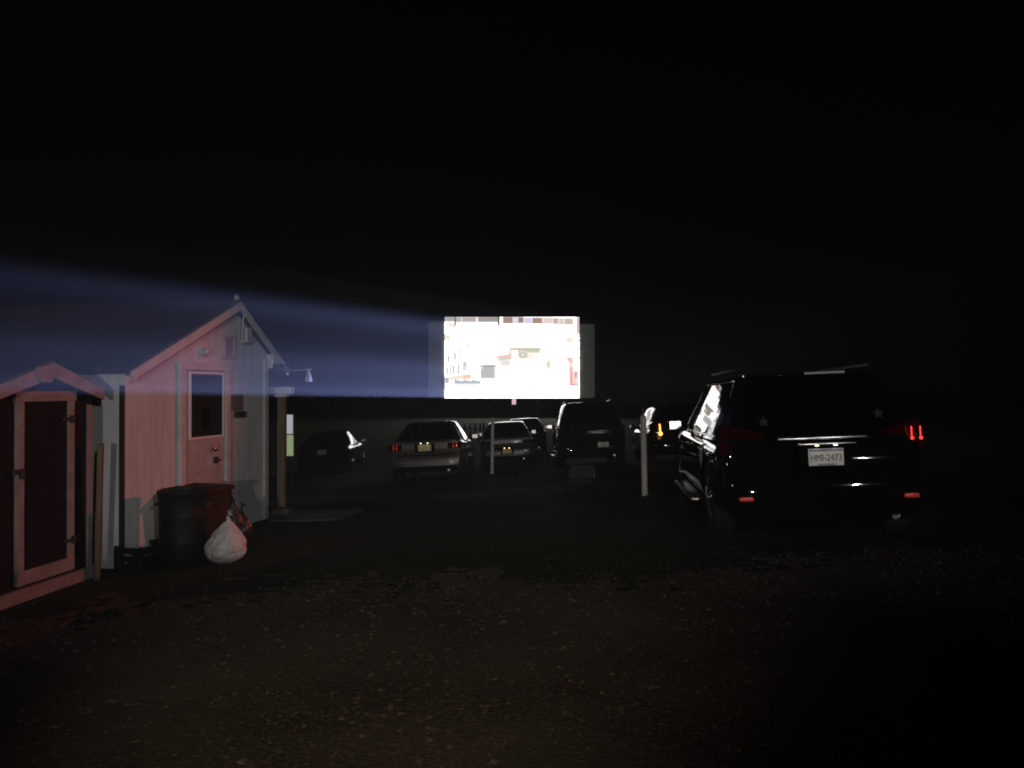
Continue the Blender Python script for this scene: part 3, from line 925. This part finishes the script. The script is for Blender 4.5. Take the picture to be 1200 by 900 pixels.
    # door shut lines (thin dark seams standing 1 mm proud)
    for sx in (-1, 1):
        for f in (.18, .46, .84):
            y = lerp(sp['gr'][0], sp['gf'][0], f)
            if min(abs(y-w_) for w_ in sp['wheels']) < r+.08: continue
            obj('door_seam', boxm((sx*(W/2-.002), y, lerp(zb, belt, .56)), (.006, .008, (belt-zb)*.5), 0), M['plastic'], root)
    # plate
    pz, py_ = sp['plate']
    pm = sp.get('plate_mat', M['plate_white'])
    dpx = sp.get('plate_x', 0)
    recess = obj('plate_recess', boxm((dpx, -L/2+py_+.02, pz), (.46, .05, .2), .02), M['plastic'], root, True)
    plate = obj('license_plate', boxm((dpx, -L/2+py_-.012, pz), (.305, .006, .153), .0025), pm, root)
    if sp.get('plate_text'):
        me = text_mesh(sp['plate_text'], .085)
        o = obj('plate_lettering', me, M['plate_ink'], plate); o.location = (dpx, -L/2+py_-.0175, pz-.008); o.rotation_euler = (R(90), 0, 0); o.scale = (.8, 1, 1)
        obj('plate_band', boxm((dpx, -L/2+py_-.0158, pz+.062), (.285, .002, .022)), M['plate_band'], plate)
        obj('plate_band', boxm((dpx, -L/2+py_-.0158, pz-.066), (.15, .002, .014)), M['plate_band'], plate)
    if sp.get('plate_lamp'):
        for dx in (-.08, .08): obj('plate_lamp', boxm((dpx+dx, -L/2+py_-.04, pz+.108), (.03, .016, .006), .002), sp['plate_lamp'], root)
        obj('lamp_hood', boxm((dpx, -L/2+py_-.03, pz+.122), (.5, .1, .02), .006), sp.get('hood', M['chrome']), root, True)
    obj('exhaust', lathe(nbm(), [(.028, -.05), (.035, -.06), (.035, .12), (.028, .12)], 18, 'Y', (W*.3, -L/2+.08, zb+.02)), M['steel'], root, True)
    if extras: extras(root, sp, P)
    return root

SUV = dict(L=4.85, W=1.9, H=1.62, belt=1.0, zb=.27, wr=.37, wheels=(-1.47, 1.38), bump=.66, nose=.98,
           top=[(-2.5, 1.0), (-1, 1.0), (.8, 1.01), (1.2, 1.02), (2.0, .95), (2.42, .82)],
           gf=(1.25, .35), gr=(-2.30, -2.02), seats=(.15, -.75),
           pillars=[(0, .05, 0), (.05, .24, 1), (.24, .28, 0), (.28, .56, 2), (.56, .60, 0), (.60, .93, 3), (.93, 1, 0)],
           tail=(1.0, .26, .34), wedge=True, plate=(.83, .03), refl=(.47, .71), rail=M['dark_metal'], trim=True, step=True, handle=M['chrome'],
           tail_r=M['red_glint'], plate_text='HMI-2473', plate_lamp=M['plate_lamp'], tint=True)
SEDAN = dict(tuck=.25, L=4.6, W=1.82, H=1.42, belt=.94, zb=.22, wr=.33, wheels=(-1.35, 1.35), bump=.58, nose=.78,
             top=[(-2.3, .93), (-1.7, .95), (-1, .94), (.9, .95), (1.3, .93), (1.9, .84), (2.3, .7)],
             gf=(1.2, .2), gr=(-1.85, -.95), seats=(.0, -.85),
             pillars=[(0, .08, 0), (.08, .2, 1), (.2, .22, 0), (.22, .54, 2), (.54, .57, 0), (.57, .92, 3), (.92, 1, 0)],
             tail=(.8, .14, .34), plate=(.74, .06))

def suv_extras(root, sp, P):
    L, W, H = sp['L'], sp['W'], sp['H']
    obj('spoiler', boxm((0, sp['gr'][1]-.06, H-.03), (W*.66, .22, .035), .014), M['black_paint'], root, True)
    obj('brake_lamp_glint', boxm((.08, sp['gr'][1]-.178, H-.028), (.36, .016, .022), .005), M['head_lens'], root)  # pale lens set off-centre to stand for the reflection on the roof edge
    bm = nbm(); tube(bm, [(.1, -L/2+.04, 1.1), (.02, -L/2+.1, 1.16), (-.3, -L/2+.13, 1.2)], .009); lathe(bm, [(.03, 0), (.03, -.03), (.02, -.04)], 16, 'Y', (.1, -L/2+.09, 1.1))
    obj('rear_wiper', bm, M['plastic'], root, True)
    obj('tailgate_strip', boxm((-.02, -L/2+.06, 1.0), (.78, .07, .028), .008), M['chrome'], root, True)
    # skid plate strip
    obj('skid_plate', boxm((0, -L/2+.04, sp['zb']+.06), (.85, .05, .04), .012), M['plastic'], root, True)
    # star stickers on the rear quarter pillars
    for x, zz in ((-.5, 1.16), (.52, 1.2)):
        poly = []
        for k in range(10):
            rr = .052 if k % 2 == 0 else .024
            a = math.pi/2 + k*math.pi/5
            poly.append((x+rr*math.cos(a), zz+rr*math.sin(a)))
        bm = prism(nbm(), poly, 0, .002)
        for v in bm.verts:
            vv = (v.co.z-(sp['belt']-.02))/(H-.035-sp['belt']+.02)
            p = P(max(0, vv), 'B', v.co.x/(sp['W']/2*(.93-.19*vv-.05*vv*vv)*.96))
            v.co.y = p.y - .008 - v.co.y
        obj('star_sticker', bm, M['sticker'], root)

make_car('black_suv', 'big glossy black SUV with chrome window trim parked nearest at right', 'car', SUV, 974, 6.85, R(6.8), M['black_paint'], GLASS_DARK, extras=suv_extras)

s = dict(SEDAN); s.update(tail_r=M['red_dim'], tail_l=M['red_dim'], plate_mat=M['plate_cream'], plate_lamp=M['plate_lamp'], hood=M['silver_paint'], plate=(.77, .03), plate_x=.0)
make_car('silver_sedan', 'silver sedan with cream license plate parked left below the screen', 'car', s, 499, 17.9, R(1), M['silver_paint'])
s = dict(SEDAN); s.update(L=4.3, H=1.46, tail_r=M['red_lens'], plate_mat=M['plate_cream'], plate_lamp=M['plate_lamp_warm'], hood=M['grey_paint'], plate=(.5, .03), refl=(.44, .66), rail=None)
s['gr'] = (-1.98, -1.35); s['gf'] = (1.1, .2); s['top'] = [(-2.2, .96), (-1.7, .97), (.9, .97), (1.2, .95), (1.8, .85), (2.2, .7)]; s['wheels'] = (-1.28, 1.25); s['belt'] = .96
make_car('grey_hatchback', 'grey hatchback with amber lit plate behind the distant thin post', 'car', s, 595, 25.5, R(0), M['grey_paint'])
s = dict(SEDAN); s.update(H=1.45)
make_car('dark_sedan', 'dark maroon car mostly hidden behind the grey hatchback', 'car', s, 617, 32, R(0), M['maroon_paint'])
s = dict(SUV); s.update(H=1.84, belt=1.15, W=1.98, trim=False, refl=None, tail_r=M['red_lens'], plate_text=None, plate_lamp=None, plate_x=.3, plate=(.6, .03), rail=M['rim'], handle=M['dark_paint'])
s['top'] = [(-2.5, 1.13), (-1, 1.14), (.8, 1.15), (1.2, 1.15), (2.0, 1.08), (2.42, .94)]; s['nose'] = 1.06
def chrome_bars(root, sp, P):
    for z in (.93, .98): obj('tailgate_strip', boxm((.2, -sp['L']/2+.05, z), (.7, .05, .018), .005), M['chrome'], root, True)
make_car('tall_suv', 'tall dark SUV with pale roof edge and small white plate right of the screen centre', 'car', s, 696, 21.5, R(1), M['dark_paint'], GLASS_DARK, extras=chrome_bars)
make_car('dark_car', 'dark car at left between the timber post and the silver sedan', 'car', dict(SEDAN), 378, 26, R(-3), M['dark_paint'])
def amber(root, sp, P):
    L, W = sp['L'], sp['W']
    bm = nbm(); tube(bm, [(-W/2+.28, -L/2+.03, .86), (-W/2+.27, -L/2+.02, 1.08)], .018); lathe(bm, [(.02, .02), (.055, 0), (.05, -.03), (.02, -.045)], 18, 'Y', (-W/2+.28, -L/2+.02, .82))
    obj('indicator', bm, M['amber_lit'], root, True)
s = dict(SUV); s.update(H=1.6, belt=1.0, refl=None, tail_r=M['red_lens'], plate_text=None, plate_lamp=None, step=False, trim=False, rail=None, handle=M['dark_paint'])
make_car('dark_wagon', 'dark wagon with one glowing amber lamp half hidden behind the black SUV', 'car', s, 806, 20.5, R(2), M['dark_paint'], GLASS_DARK, extras=amber)

# ------------------------------------------------------------------ screen
YS = 80.0
def sx_(cx): return ((490+cx/5.4545)-CX)/F*YS
def sz_(cy): return CZ + (HY-(350+cy/5.4545))/F*YS
g80 = gz(0, YS)
scr = thing('movie_screen', 'big outdoor drive-in movie screen glowing white at the end of the field', 'screen', (0, YS, 0))
bm = nbm(); x0, x1, z0, z1 = sx_(170), sx_(1030), sz_(637), sz_(117)
box(bm, ((x0+x1)/2, .16, (z0+z1)/2), (x1-x0, .28, z1-z0)); obj('panel', bm, M['screen_board'], scr)
bm = nbm(); xl_ = sx_(66); zt_ = sz_(140); box(bm, ((xl_+x0)/2-.005, .2, (zt_+sz_(628))/2), (x0-xl_-.01, .28, zt_-sz_(628))); obj('side_panel', bm, M['screen_board'], scr)
bm = nbm(); xr_ = sx_(1128); zt_ = sz_(163); box(bm, ((xr_+x1)/2+.005, .2, (zt_+sz_(638))/2), (xr_-x1-.01, .28, zt_-sz_(638))); obj('side_panel', bm, M['screen_board'], scr)
for i in range(7):
    x = lerp(xl_+.4, xr_-.4, i/6)
    obj('leg', boxm((x, .55, (z0+g80)/2-.1), (.25, .3, z0-g80+.4), .01), M['fence'], scr)
for i in range(7):
    x = lerp(xl_+.4, xr_-.4, i/6)
    obj('brace', tube(nbm(), [(x, .5, z1-1), (x, 4, g80-.1)], .1, 8), M['fence'], scr)

# the projected street picture as seen in crop coordinates (x 172..1030, y 118..635)
NXP, NYP = 300, 180
WHT = (3.4, 3.35, 3.3)
pic = [[list(WHT) for _ in range(NXP)] for _ in range(NYP)]
def pr(xa, ya, xb, yb, c, soft=0.0, a=1.0, skew=0.0):
    for j in range(NYP):
        cy = 118 + (j+.5)/NYP*517
        for i in range(NXP):
            cx = 172 + (i+.5)/NXP*858
            yy = cy - skew*(cx-xa)
            d = min(cx-xa, xb-cx, yy-ya, yb-yy)
            if d < -soft: continue
            k = a*(1 if soft == 0 or d > soft else (d+soft)/(2*soft))
            if d < 0 and soft == 0: continue
            p = pic[j][i]
            for q in range(3): p[q] = (min(p[q], 1.2)*(1-k) + c[q]*k) if k > .03 else p[q]
def haze_wash(): pass
# sky strip of buildings along the top edge
pr(172, 118, 240, 148, (.42, .4, .42), 4); pr(245, 120, 375, 152, (.5, .45, .42), 4); pr(385, 118, 515, 152, (.38, .35, .32), 4)
pr(235, 118, 246, 176, (.15, .14, .14), 3); pr(278, 118, 284, 150, (.9, .9, .9), 2); pr(372, 120, 378, 150, (.9, .85, .8), 2)
pr(512, 118, 524, 175, (.12, .1, .1), 2); pr(545, 120, 608, 160, (.4, .26, .22), 3); pr(612, 120, 640, 160, (.75, .75, .9), 3)
pr(642, 122, 676, 158, (.36, .22, .2), 3); pr(680, 124, 730, 160, (.7, .68, .9), 3); pr(733, 124, 795, 162, (.42, .27, .23), 3)
pr(798, 124, 862, 162, (.85, .68, .62), 3); pr(865, 126, 898, 164, (.55, .47, .44), 3); pr(902, 128, 932, 166, (.75, .65, .6), 3); pr(936, 128, 992, 168, (.65, .52, .46), 5)
pr(1016, 122, 1030, 225, (.45, .25, .22), 5, .8)
# facade on the left with window rows, falling towards the street corner
for (x, y, w, h) in ((190, 365, 12, 45), (232, 345, 12, 45), (200, 330, 8, 18), (182, 440, 14, 45), (204, 435, 10, 45), (222, 428, 16, 55), (255, 418, 14, 62), (290, 405, 22, 55), (270, 318, 8, 60), (312, 290, 14, 8), (315, 300, 6, 45)):
    pr(x, y, x+w, y+h, (.5, .47, .45), 3, .9)
for (x, y, w, h) in ((375, 238, 18, 6), (445, 205, 7, 50), (515, 195, 5, 30), (372, 255, 5, 50), (882, 220, 6, 50), (602, 160, 4, 40), (790, 160, 4, 30)):
    pr(x, y, x+w, y+h, (.75, .68, .65), 3, .8)
pr(176, 235, 205, 262, (1.0, .55, .25), 8, .8); pr(195, 150, 240, 176, (.9, .6, .35), 4, .6, .4)
# parked cars and people along the kerb
pr(176, 505, 200, 540, (.32, .33, .3), 5, .9); pr(205, 500, 340, 520, (1.0, .6, .35), 8, .85, -.1); pr(290, 486, 338, 512, (.95, .5, .25), 5, .8)
for k in range(9): pr(238+k*18, 517+(k % 3)*5, 250+k*18, 545, (.28, .3, .28), 4, .9)
pr(235, 530, 400, 544, (.35, .36, .34), 4, .85); pr(240, 550, 375, 562, (.75, .74, .7), 5, .8)
# corner shop: awning, shutter, red fascia, green cornice
pr(375, 372, 490, 378, (1.0, .62, .5), 3, .8, -.12); pr(402, 432, 492, 510, (.42, .43, .36), 4, .92); pr(398, 426, 496, 436, (.25, .25, .22), 3, .9)
for k in range(6): pr(412+k*14, 440, 415+k*14, 505, (.62, .62, .55), 2, .7)
pr(496, 388, 502, 545, (.8, .78, .7), 3, .8); pr(504, 368, 598, 382, (.95, .42, .28), 4, .9, -.14); pr(510, 382, 592, 400, (.55, .45, .4), 5, .8, -.14)
pr(530, 395, 590, 430, (.75, .68, .58), 6, .8); pr(585, 318, 600, 390, (.95, .55, .4), 4, .8)
pr(598, 316, 785, 330, (.5, .48, .33), 4, .95); pr(640, 326, 780, 348, (.62, .6, .42), 5, .95)
for j in range(NYP):                                    # round window over the shop door
    cy = 118 + (j+.5)/NYP*517
    for i in range(NXP):
        cx = 172 + (i+.5)/NXP*858
        d = math.hypot((cx-672)/32, (cy-362)/26)
        if cy < 385 and d < .85: pic[j][i] = [.62, .62, .55] if (cx-672)**2+(cy-360)**2 > 60 else [.95, .95, .9]
        elif cy < 388 and d < 1.12: pic[j][i] = [.95, .8, .62]
pr(700, 352, 752, 385, (1.0, .84, .66), 6, .7); pr(785, 326, 868, 332, (1.0, .74, .62), 3, .8, .5); pr(822, 398, 850, 446, (1.0, .6, .42), 4, .85)
pr(595, 350, 604, 440, (1.0, .95, .7), 4, .6)
# red sign column at right
pr(950, 250, 985, 280, (.95, .6, .45), 8, .7); pr(955, 378, 990, 400, (.95, .3, .25), 4, .85); pr(968, 395, 992, 556, (.95, .32, .28), 5, .85); pr(976, 410, 990, 440, (1.1, 1.0, .95), 3, .9)
pr(992, 470, 1022, 556, (1.0, .5, .45), 6, .7); pr(1004, 462, 1016, 505, (.6, .3, .28), 3, .9); pr(975, 548, 1025, 558, (.7, .3, .28), 3, .8)
rp = random.Random(11)
for k in range(46):
    x = rp.choice((rp.uniform(180, 560), rp.uniform(880, 1015))); y = rp.uniform(165, 400)
    if rp.random() < .6: pr(x, y, x+rp.uniform(3, 8), y+rp.uniform(25, 70), (1.0, .93, .88), 4, .75)
    else: pr(x, y, x+rp.uniform(20, 60), y+rp.uniform(3, 7), (1.0, .9, .8), 4, .75, rp.uniform(-.15, .15))
pr(372, 385, 498, 430, (.97, .95, .93), 8, .8, -.12); pr(300, 430, 372, 470, (1.0, .95, .9), 8, .7); pr(176, 545, 520, 575, (.98, .96, .93), 10, .6)
pr(600, 400, 700, 440, (1.1, 1.0, .93), 8, .6); pr(500, 430, 590, 540, (1.0, .97, .9), 8, .6)
vs, fs = [], []
for j in range(NYP+1):
    for i in range(NXP+1):
        vs.append((lerp(x0+.0, x1, i/NXP), -.012, lerp(z1, z0+.02, j/NYP)))
for j in range(NYP):
    for i in range(NXP):
        a = j*(NXP+1)+i; fs.append((a, a+NXP+1, a+NXP+2, a+1))
me = bpy.data.meshes.new('picture'); me.from_pydata(vs, [], fs)
ca = me.color_attributes.new('picture', 'FLOAT_COLOR', 'POINT')
buf = []
for j in range(NYP+1):
    for i in range(NXP+1):
        p = pic[min(j, NYP-1)][min(i, NXP-1)]; buf += [p[0], p[1], p[2], 1]
ca.data.foreach_set('color', buf)
m = bpy.data.materials.new('projected_picture'); m.use_nodes = True
N, L_ = m.node_tree.nodes, m.node_tree.links
N.clear(); out = N.new('ShaderNodeOutputMaterial'); em = N.new('ShaderNodeEmission'); at_ = N.new('ShaderNodeAttribute'); at_.attribute_name = 'picture'
L_.new(at_.outputs['Color'], em.inputs['Color']); L_.new(em.outputs[0], out.inputs['Surface'])
em.inputs['Strength'].default_value = 1.0
obj('picture', me, m, scr)

# little pink sign right below the screen
P = at(602.3, 469, 79.4); P.z = at(0, 470.5, 79.4).z
ps = thing('small_sign', 'tiny pale pink lit sign on a stake just below the screen edge', 'sign', (P.x, 79.4, gz(P.x, 79.4)))
hz = P.z-gz(P.x, 79.4)
obj('board', boxm((0, 0, hz), (.42, .05, .62), .01), M['pink_sign'], ps)
obj('stake', boxm((0, .05, hz/2), (.06, .05, hz), .005), M['fence'], ps)

# ------------------------------------------------------------------ far fence and wood
fe = thing('field_fence', 'short run of dark palings standing on the lit grass behind the silver sedan', 'fence', (0, 47, gz(0, 47)))
rf = random.Random(5)
for i in range(24):
    x = -5.3+i*.3+rf.uniform(-.06, .06)
    obj('paling', boxm((x, 0, gz(x, 47)-gz(0, 47)+.4), (.1, .03, .95+rf.uniform(-.08, .08)), .006, Matrix.Rotation(rf.uniform(-.04, .04), 3, 'Y')), M['fence'], fe)
for z in (.2, .62): obj('rail', boxm((-1.8, .04, z-.1), (7.2, .03, .05)), M['fence'], fe)

vs, fs = [], []
for k in range(15000):
    c = random.randint(0, 46)
    rc = random.Random(c)
    cx = -75 + c*3.3 + rc.uniform(-1, 1); cy = 96 + rc.uniform(0, 12); hh = rc.uniform(1.3, 2.3); rr = rc.uniform(1.8, 3.0)
    a, b_ = random.uniform(0, 6.28), random.random()
    z = hh*(.12+.9*b_); r = rr*math.sqrt(max(.05, 1-(2*b_-.85)**2*.8))*random.uniform(.5, 1.05)
    p = Vector((cx+r*math.cos(a), cy+r*math.sin(a), g80+z))
    s_ = random.uniform(.1, .22)
    u = Vector((random.uniform(-1, 1), random.uniform(-1, 1), random.uniform(-1, 1))).normalized()*s_
    w_ = u.cross(Vector((random.uniform(-1, 1), random.uniform(-1, 1), .3))).normalized()*s_
    i = len(vs); vs += [p-u, p+w_, p+u, p-w_]; fs.append((i, i+1, i+2, i+3))
me = bpy.data.meshes.new('thicket'); me.from_pydata([tuple(v) for v in vs], [], fs)
tag(obj('thicket', me, M['leaf']), 'low black thicket along the far edge of the field behind the screen', 'bushes', kind='stuff')

# ------------------------------------------------------------------ lights
def lamp(name, kind, loc, energy, col, target=None, **kw):
    l = bpy.data.lights.new(name, kind); l.energy = energy; l.color = col
    for k, v in kw.items(): setattr(l, k, v)
    o = bpy.data.objects.new(name, l); COL.objects.link(o); o.location = loc
    if target is not None:
        o.rotation_euler = (Vector(target)-Vector(loc)).to_track_quat('-Z', 'Y').to_euler()
    return o
# unseen lamp inferred behind the viewer; second one and gravel spot added as fill
def math_node(N, L_, op, a, b=None):
    n = N.new('ShaderNodeMath'); n.operation = op
    for i, v in enumerate((a, b)):
        if v is None: continue
        if isinstance(v, (int, float)): n.inputs[i].default_value = v
        else: L_.new(v, n.inputs[i])
    return n.outputs[0]
def shade(o, lo, hi):
    """added mask on the lamp strength: light leaves only between two slopes (rise over run from its axis)"""
    l = o.data; l.use_nodes = True
    N, L_ = l.node_tree.nodes, l.node_tree.links
    tc = N.new('ShaderNodeTexCoord'); sp_ = N.new('ShaderNodeSeparateXYZ'); L_.new(tc.outputs['Normal'], sp_.inputs[0])
    v = math_node(N, L_, 'DIVIDE', sp_.outputs['Y'], math_node(N, L_, 'ABSOLUTE', sp_.outputs['Z']))
    out = None
    for a, b in (lo, hi):
        m = N.new('ShaderNodeMapRange'); m.interpolation_type = 'SMOOTHSTEP'
        m.inputs['From Min'].default_value = a; m.inputs['From Max'].default_value = b
        if a > b:
            m.inputs['From Min'].default_value = b; m.inputs['From Max'].default_value = a
            m.inputs['To Min'].default_value = 1; m.inputs['To Max'].default_value = 0
        L_.new(v, m.inputs['Value'])
        out = m.outputs['Result'] if out is None else math_node(N, L_, 'MULTIPLY', out, m.outputs['Result'])
    L_.new(out, N['Emission'].inputs['Strength'])
    return o
# both point level along +y (axis horizontal), so slopes are metres up per metre out
shade(lamp('rear_fill_lamp', 'SPOT', (.4, -14, 2.4), 1900, (1, .95, .88), (-.6, 10, 2.4), spot_size=R(30), spot_blend=.35, shadow_soft_size=.12), (-.125, -.095), (.03, .005))
shade(lamp('rear_fill_lamp', 'SPOT', (6.5, -10, 5.5), 1350, (.95, .96, 1), (-2, 10, 5.5), spot_size=R(52), spot_blend=.3, shadow_soft_size=.08), (-.36, -.27), (-.09, -.13))  # added fill to brighten the gable wall
lamp('gravel_fill_lamp', 'SPOT', (-1.4, -1.2, 3.3), 320, (1, .78, .58), (-.5, 5.5, 0), spot_size=R(43), spot_blend=1.0, shadow_soft_size=.3)  # added unseen spot that pools warm light on the gravel
# red lamp far to the right
lamp('red_lamp', 'SPOT', (9.5, 12.5, 4.3), 1500, (1, .19, .15), (-3.9, 7.0, 1.1), spot_size=R(21), spot_blend=.6, shadow_soft_size=.12)

# projector: a spot whose light is masked to the picture's rectangle
PJ = Vector((-2.0, -2.6, 1.665))
zlo, zhi = z0, z1
ctr = Vector(((x0+x1)/2, YS, (zlo+zhi)/2))
pj = lamp('projector', 'SPOT', PJ, 100000, (1, 1, 1), ctr, spot_size=R(16), spot_blend=0.0, shadow_soft_size=.02)
ldat = pj.data
ldat.use_nodes = True
N, L_ = ldat.node_tree.nodes, ldat.node_tree.links
em = N['Emission']
tc = N.new('ShaderNodeTexCoord'); sp_ = N.new('ShaderNodeSeparateXYZ'); L_.new(tc.outputs['Normal'], sp_.inputs[0])
def mth(op, a, b=None, c=None):
    n = N.new('ShaderNodeMath'); n.operation = op
    for i, v in enumerate((a, b, c)):
        if v is None: continue
        if isinstance(v, (int, float)): n.inputs[i].default_value = v
        else: L_.new(v, n.inputs[i])
    return n.outputs[0]
az = mth('ABSOLUTE', sp_.outputs['Z'])
u = mth('DIVIDE', sp_.outputs['X'], az); v = mth('DIVIDE', sp_.outputs['Y'], az)
dist = (ctr-PJ).length
hu = (x1-x0)/2/dist; hv = (zhi-zlo)/2/dist
mu = mth('LESS_THAN', mth('ABSOLUTE', u), hu); mv = mth('LESS_THAN', mth('ABSOLUTE', v), hv)
mask = mth('MULTIPLY', mu, mv)
vn = mth('DIVIDE', v, hv)   # -1 bottom .. 1 top
cr = N.new('ShaderNodeValToRGB'); cr.color_ramp.interpolation = 'B_SPLINE'
el = cr.color_ramp.elements
el[0].position = 0; el[0].color = (1.0,)*3+(1,); el[1].position = 1; el[1].color = (.2,)*3+(1,)
for p_, c_ in ((.07, .95), (.11, .62), (.33, .62), (.41, .25), (.6, .17), (.7, .24), (.78, .46), (.9, .46)):
    e = el.new(p_); e.color = (c_,)*3+(1,)
L_.new(mth('MULTIPLY_ADD', vn, .5, .5), cr.inputs['Fac'])
# beam faded towards its upper right to shape the upper outline
un = mth('DIVIDE', u, hu)
lim = mth('SUBTRACT', mth('SUBTRACT', 1.0, mth('MULTIPLY', mth('ADD', un, 1.0), .16)), vn)
n_ = N.new('ShaderNodeMapRange'); n_.interpolation_type = 'SMOOTHSTEP'; n_.inputs['From Min'].default_value = 0; n_.inputs['From Max'].default_value = .4
L_.new(lim, n_.inputs['Value'])
body_ = mth('MULTIPLY', mth('MULTIPLY', mask, cr.outputs['Color']), n_.outputs['Result'])
# faint neutral spill just round the picture
su = mth('LESS_THAN', mth('ABSOLUTE', u), hu*1.28); sv = mth('LESS_THAN', mth('ABSOLUTE', mth('ADD', v, hv*.05)), hv*.93)
spill = mth('MULTIPLY', mth('MULTIPLY', su, sv), mth('SUBTRACT', 1.0, mask))
cx_ = N.new('ShaderNodeMix'); cx_.data_type = 'RGBA'
cx_.inputs[6].default_value = (1, .97, .88, 1); cx_.inputs[7].default_value = (.37, .45, 1, 1)
L_.new(mask, cx_.inputs[0]); L_.new(cx_.outputs[2], em.inputs['Color'])
st = mth('ADD', body_, mth('MULTIPLY', spill, .07))
L_.new(st, em.inputs['Strength'])

# ------------------------------------------------------------------ haze and world
bm = nbm(); box(bm, (0, 44, 9), (150, 140, 24))
hz_o = obj('haze', bm, None)
hm = bpy.data.materials.new('haze'); hm.use_nodes = True
N, L_ = hm.node_tree.nodes, hm.node_tree.links; N.clear()
out = N.new('ShaderNodeOutputMaterial'); pv = N.new('ShaderNodeVolumePrincipled')
pv.inputs['Color'].default_value = (.9, .92, 1, 1); pv.inputs['Density'].default_value = .0006; pv.inputs['Anisotropy'].default_value = -.58
L_.new(pv.outputs[0], out.inputs['Volume'])
hz_o.data.materials.append(hm); tag(hz_o, 'thin night haze over the field catching the blue projector beam', 'haze', kind='stuff')

w = bpy.data.worlds.new('World'); SC.world = w; w.use_nodes = True
bg = w.node_tree.nodes['Background']
bg.inputs['Color'].default_value = (.55, .65, 1, 1); bg.inputs['Strength'].default_value = .0007

SC.view_settings.view_transform = 'Standard'; SC.view_settings.look = 'None'
SC.view_settings.exposure = 0; SC.view_settings.gamma = 1
SC.render.engine = 'CYCLES'
cy = SC.cycles
cy.use_denoising = True; cy.filter_width = 1.9
try: cy.denoiser = 'OPENIMAGEDENOISE'
except Exception: pass
cy.max_bounces = 6; cy.volume_bounces = 0; cy.diffuse_bounces = 2; cy.glossy_bounces = 4; cy.transparent_max_bounces = 12
cy.sample_clamp_indirect = 3
cy.caustics_reflective = False; cy.caustics_refractive = False
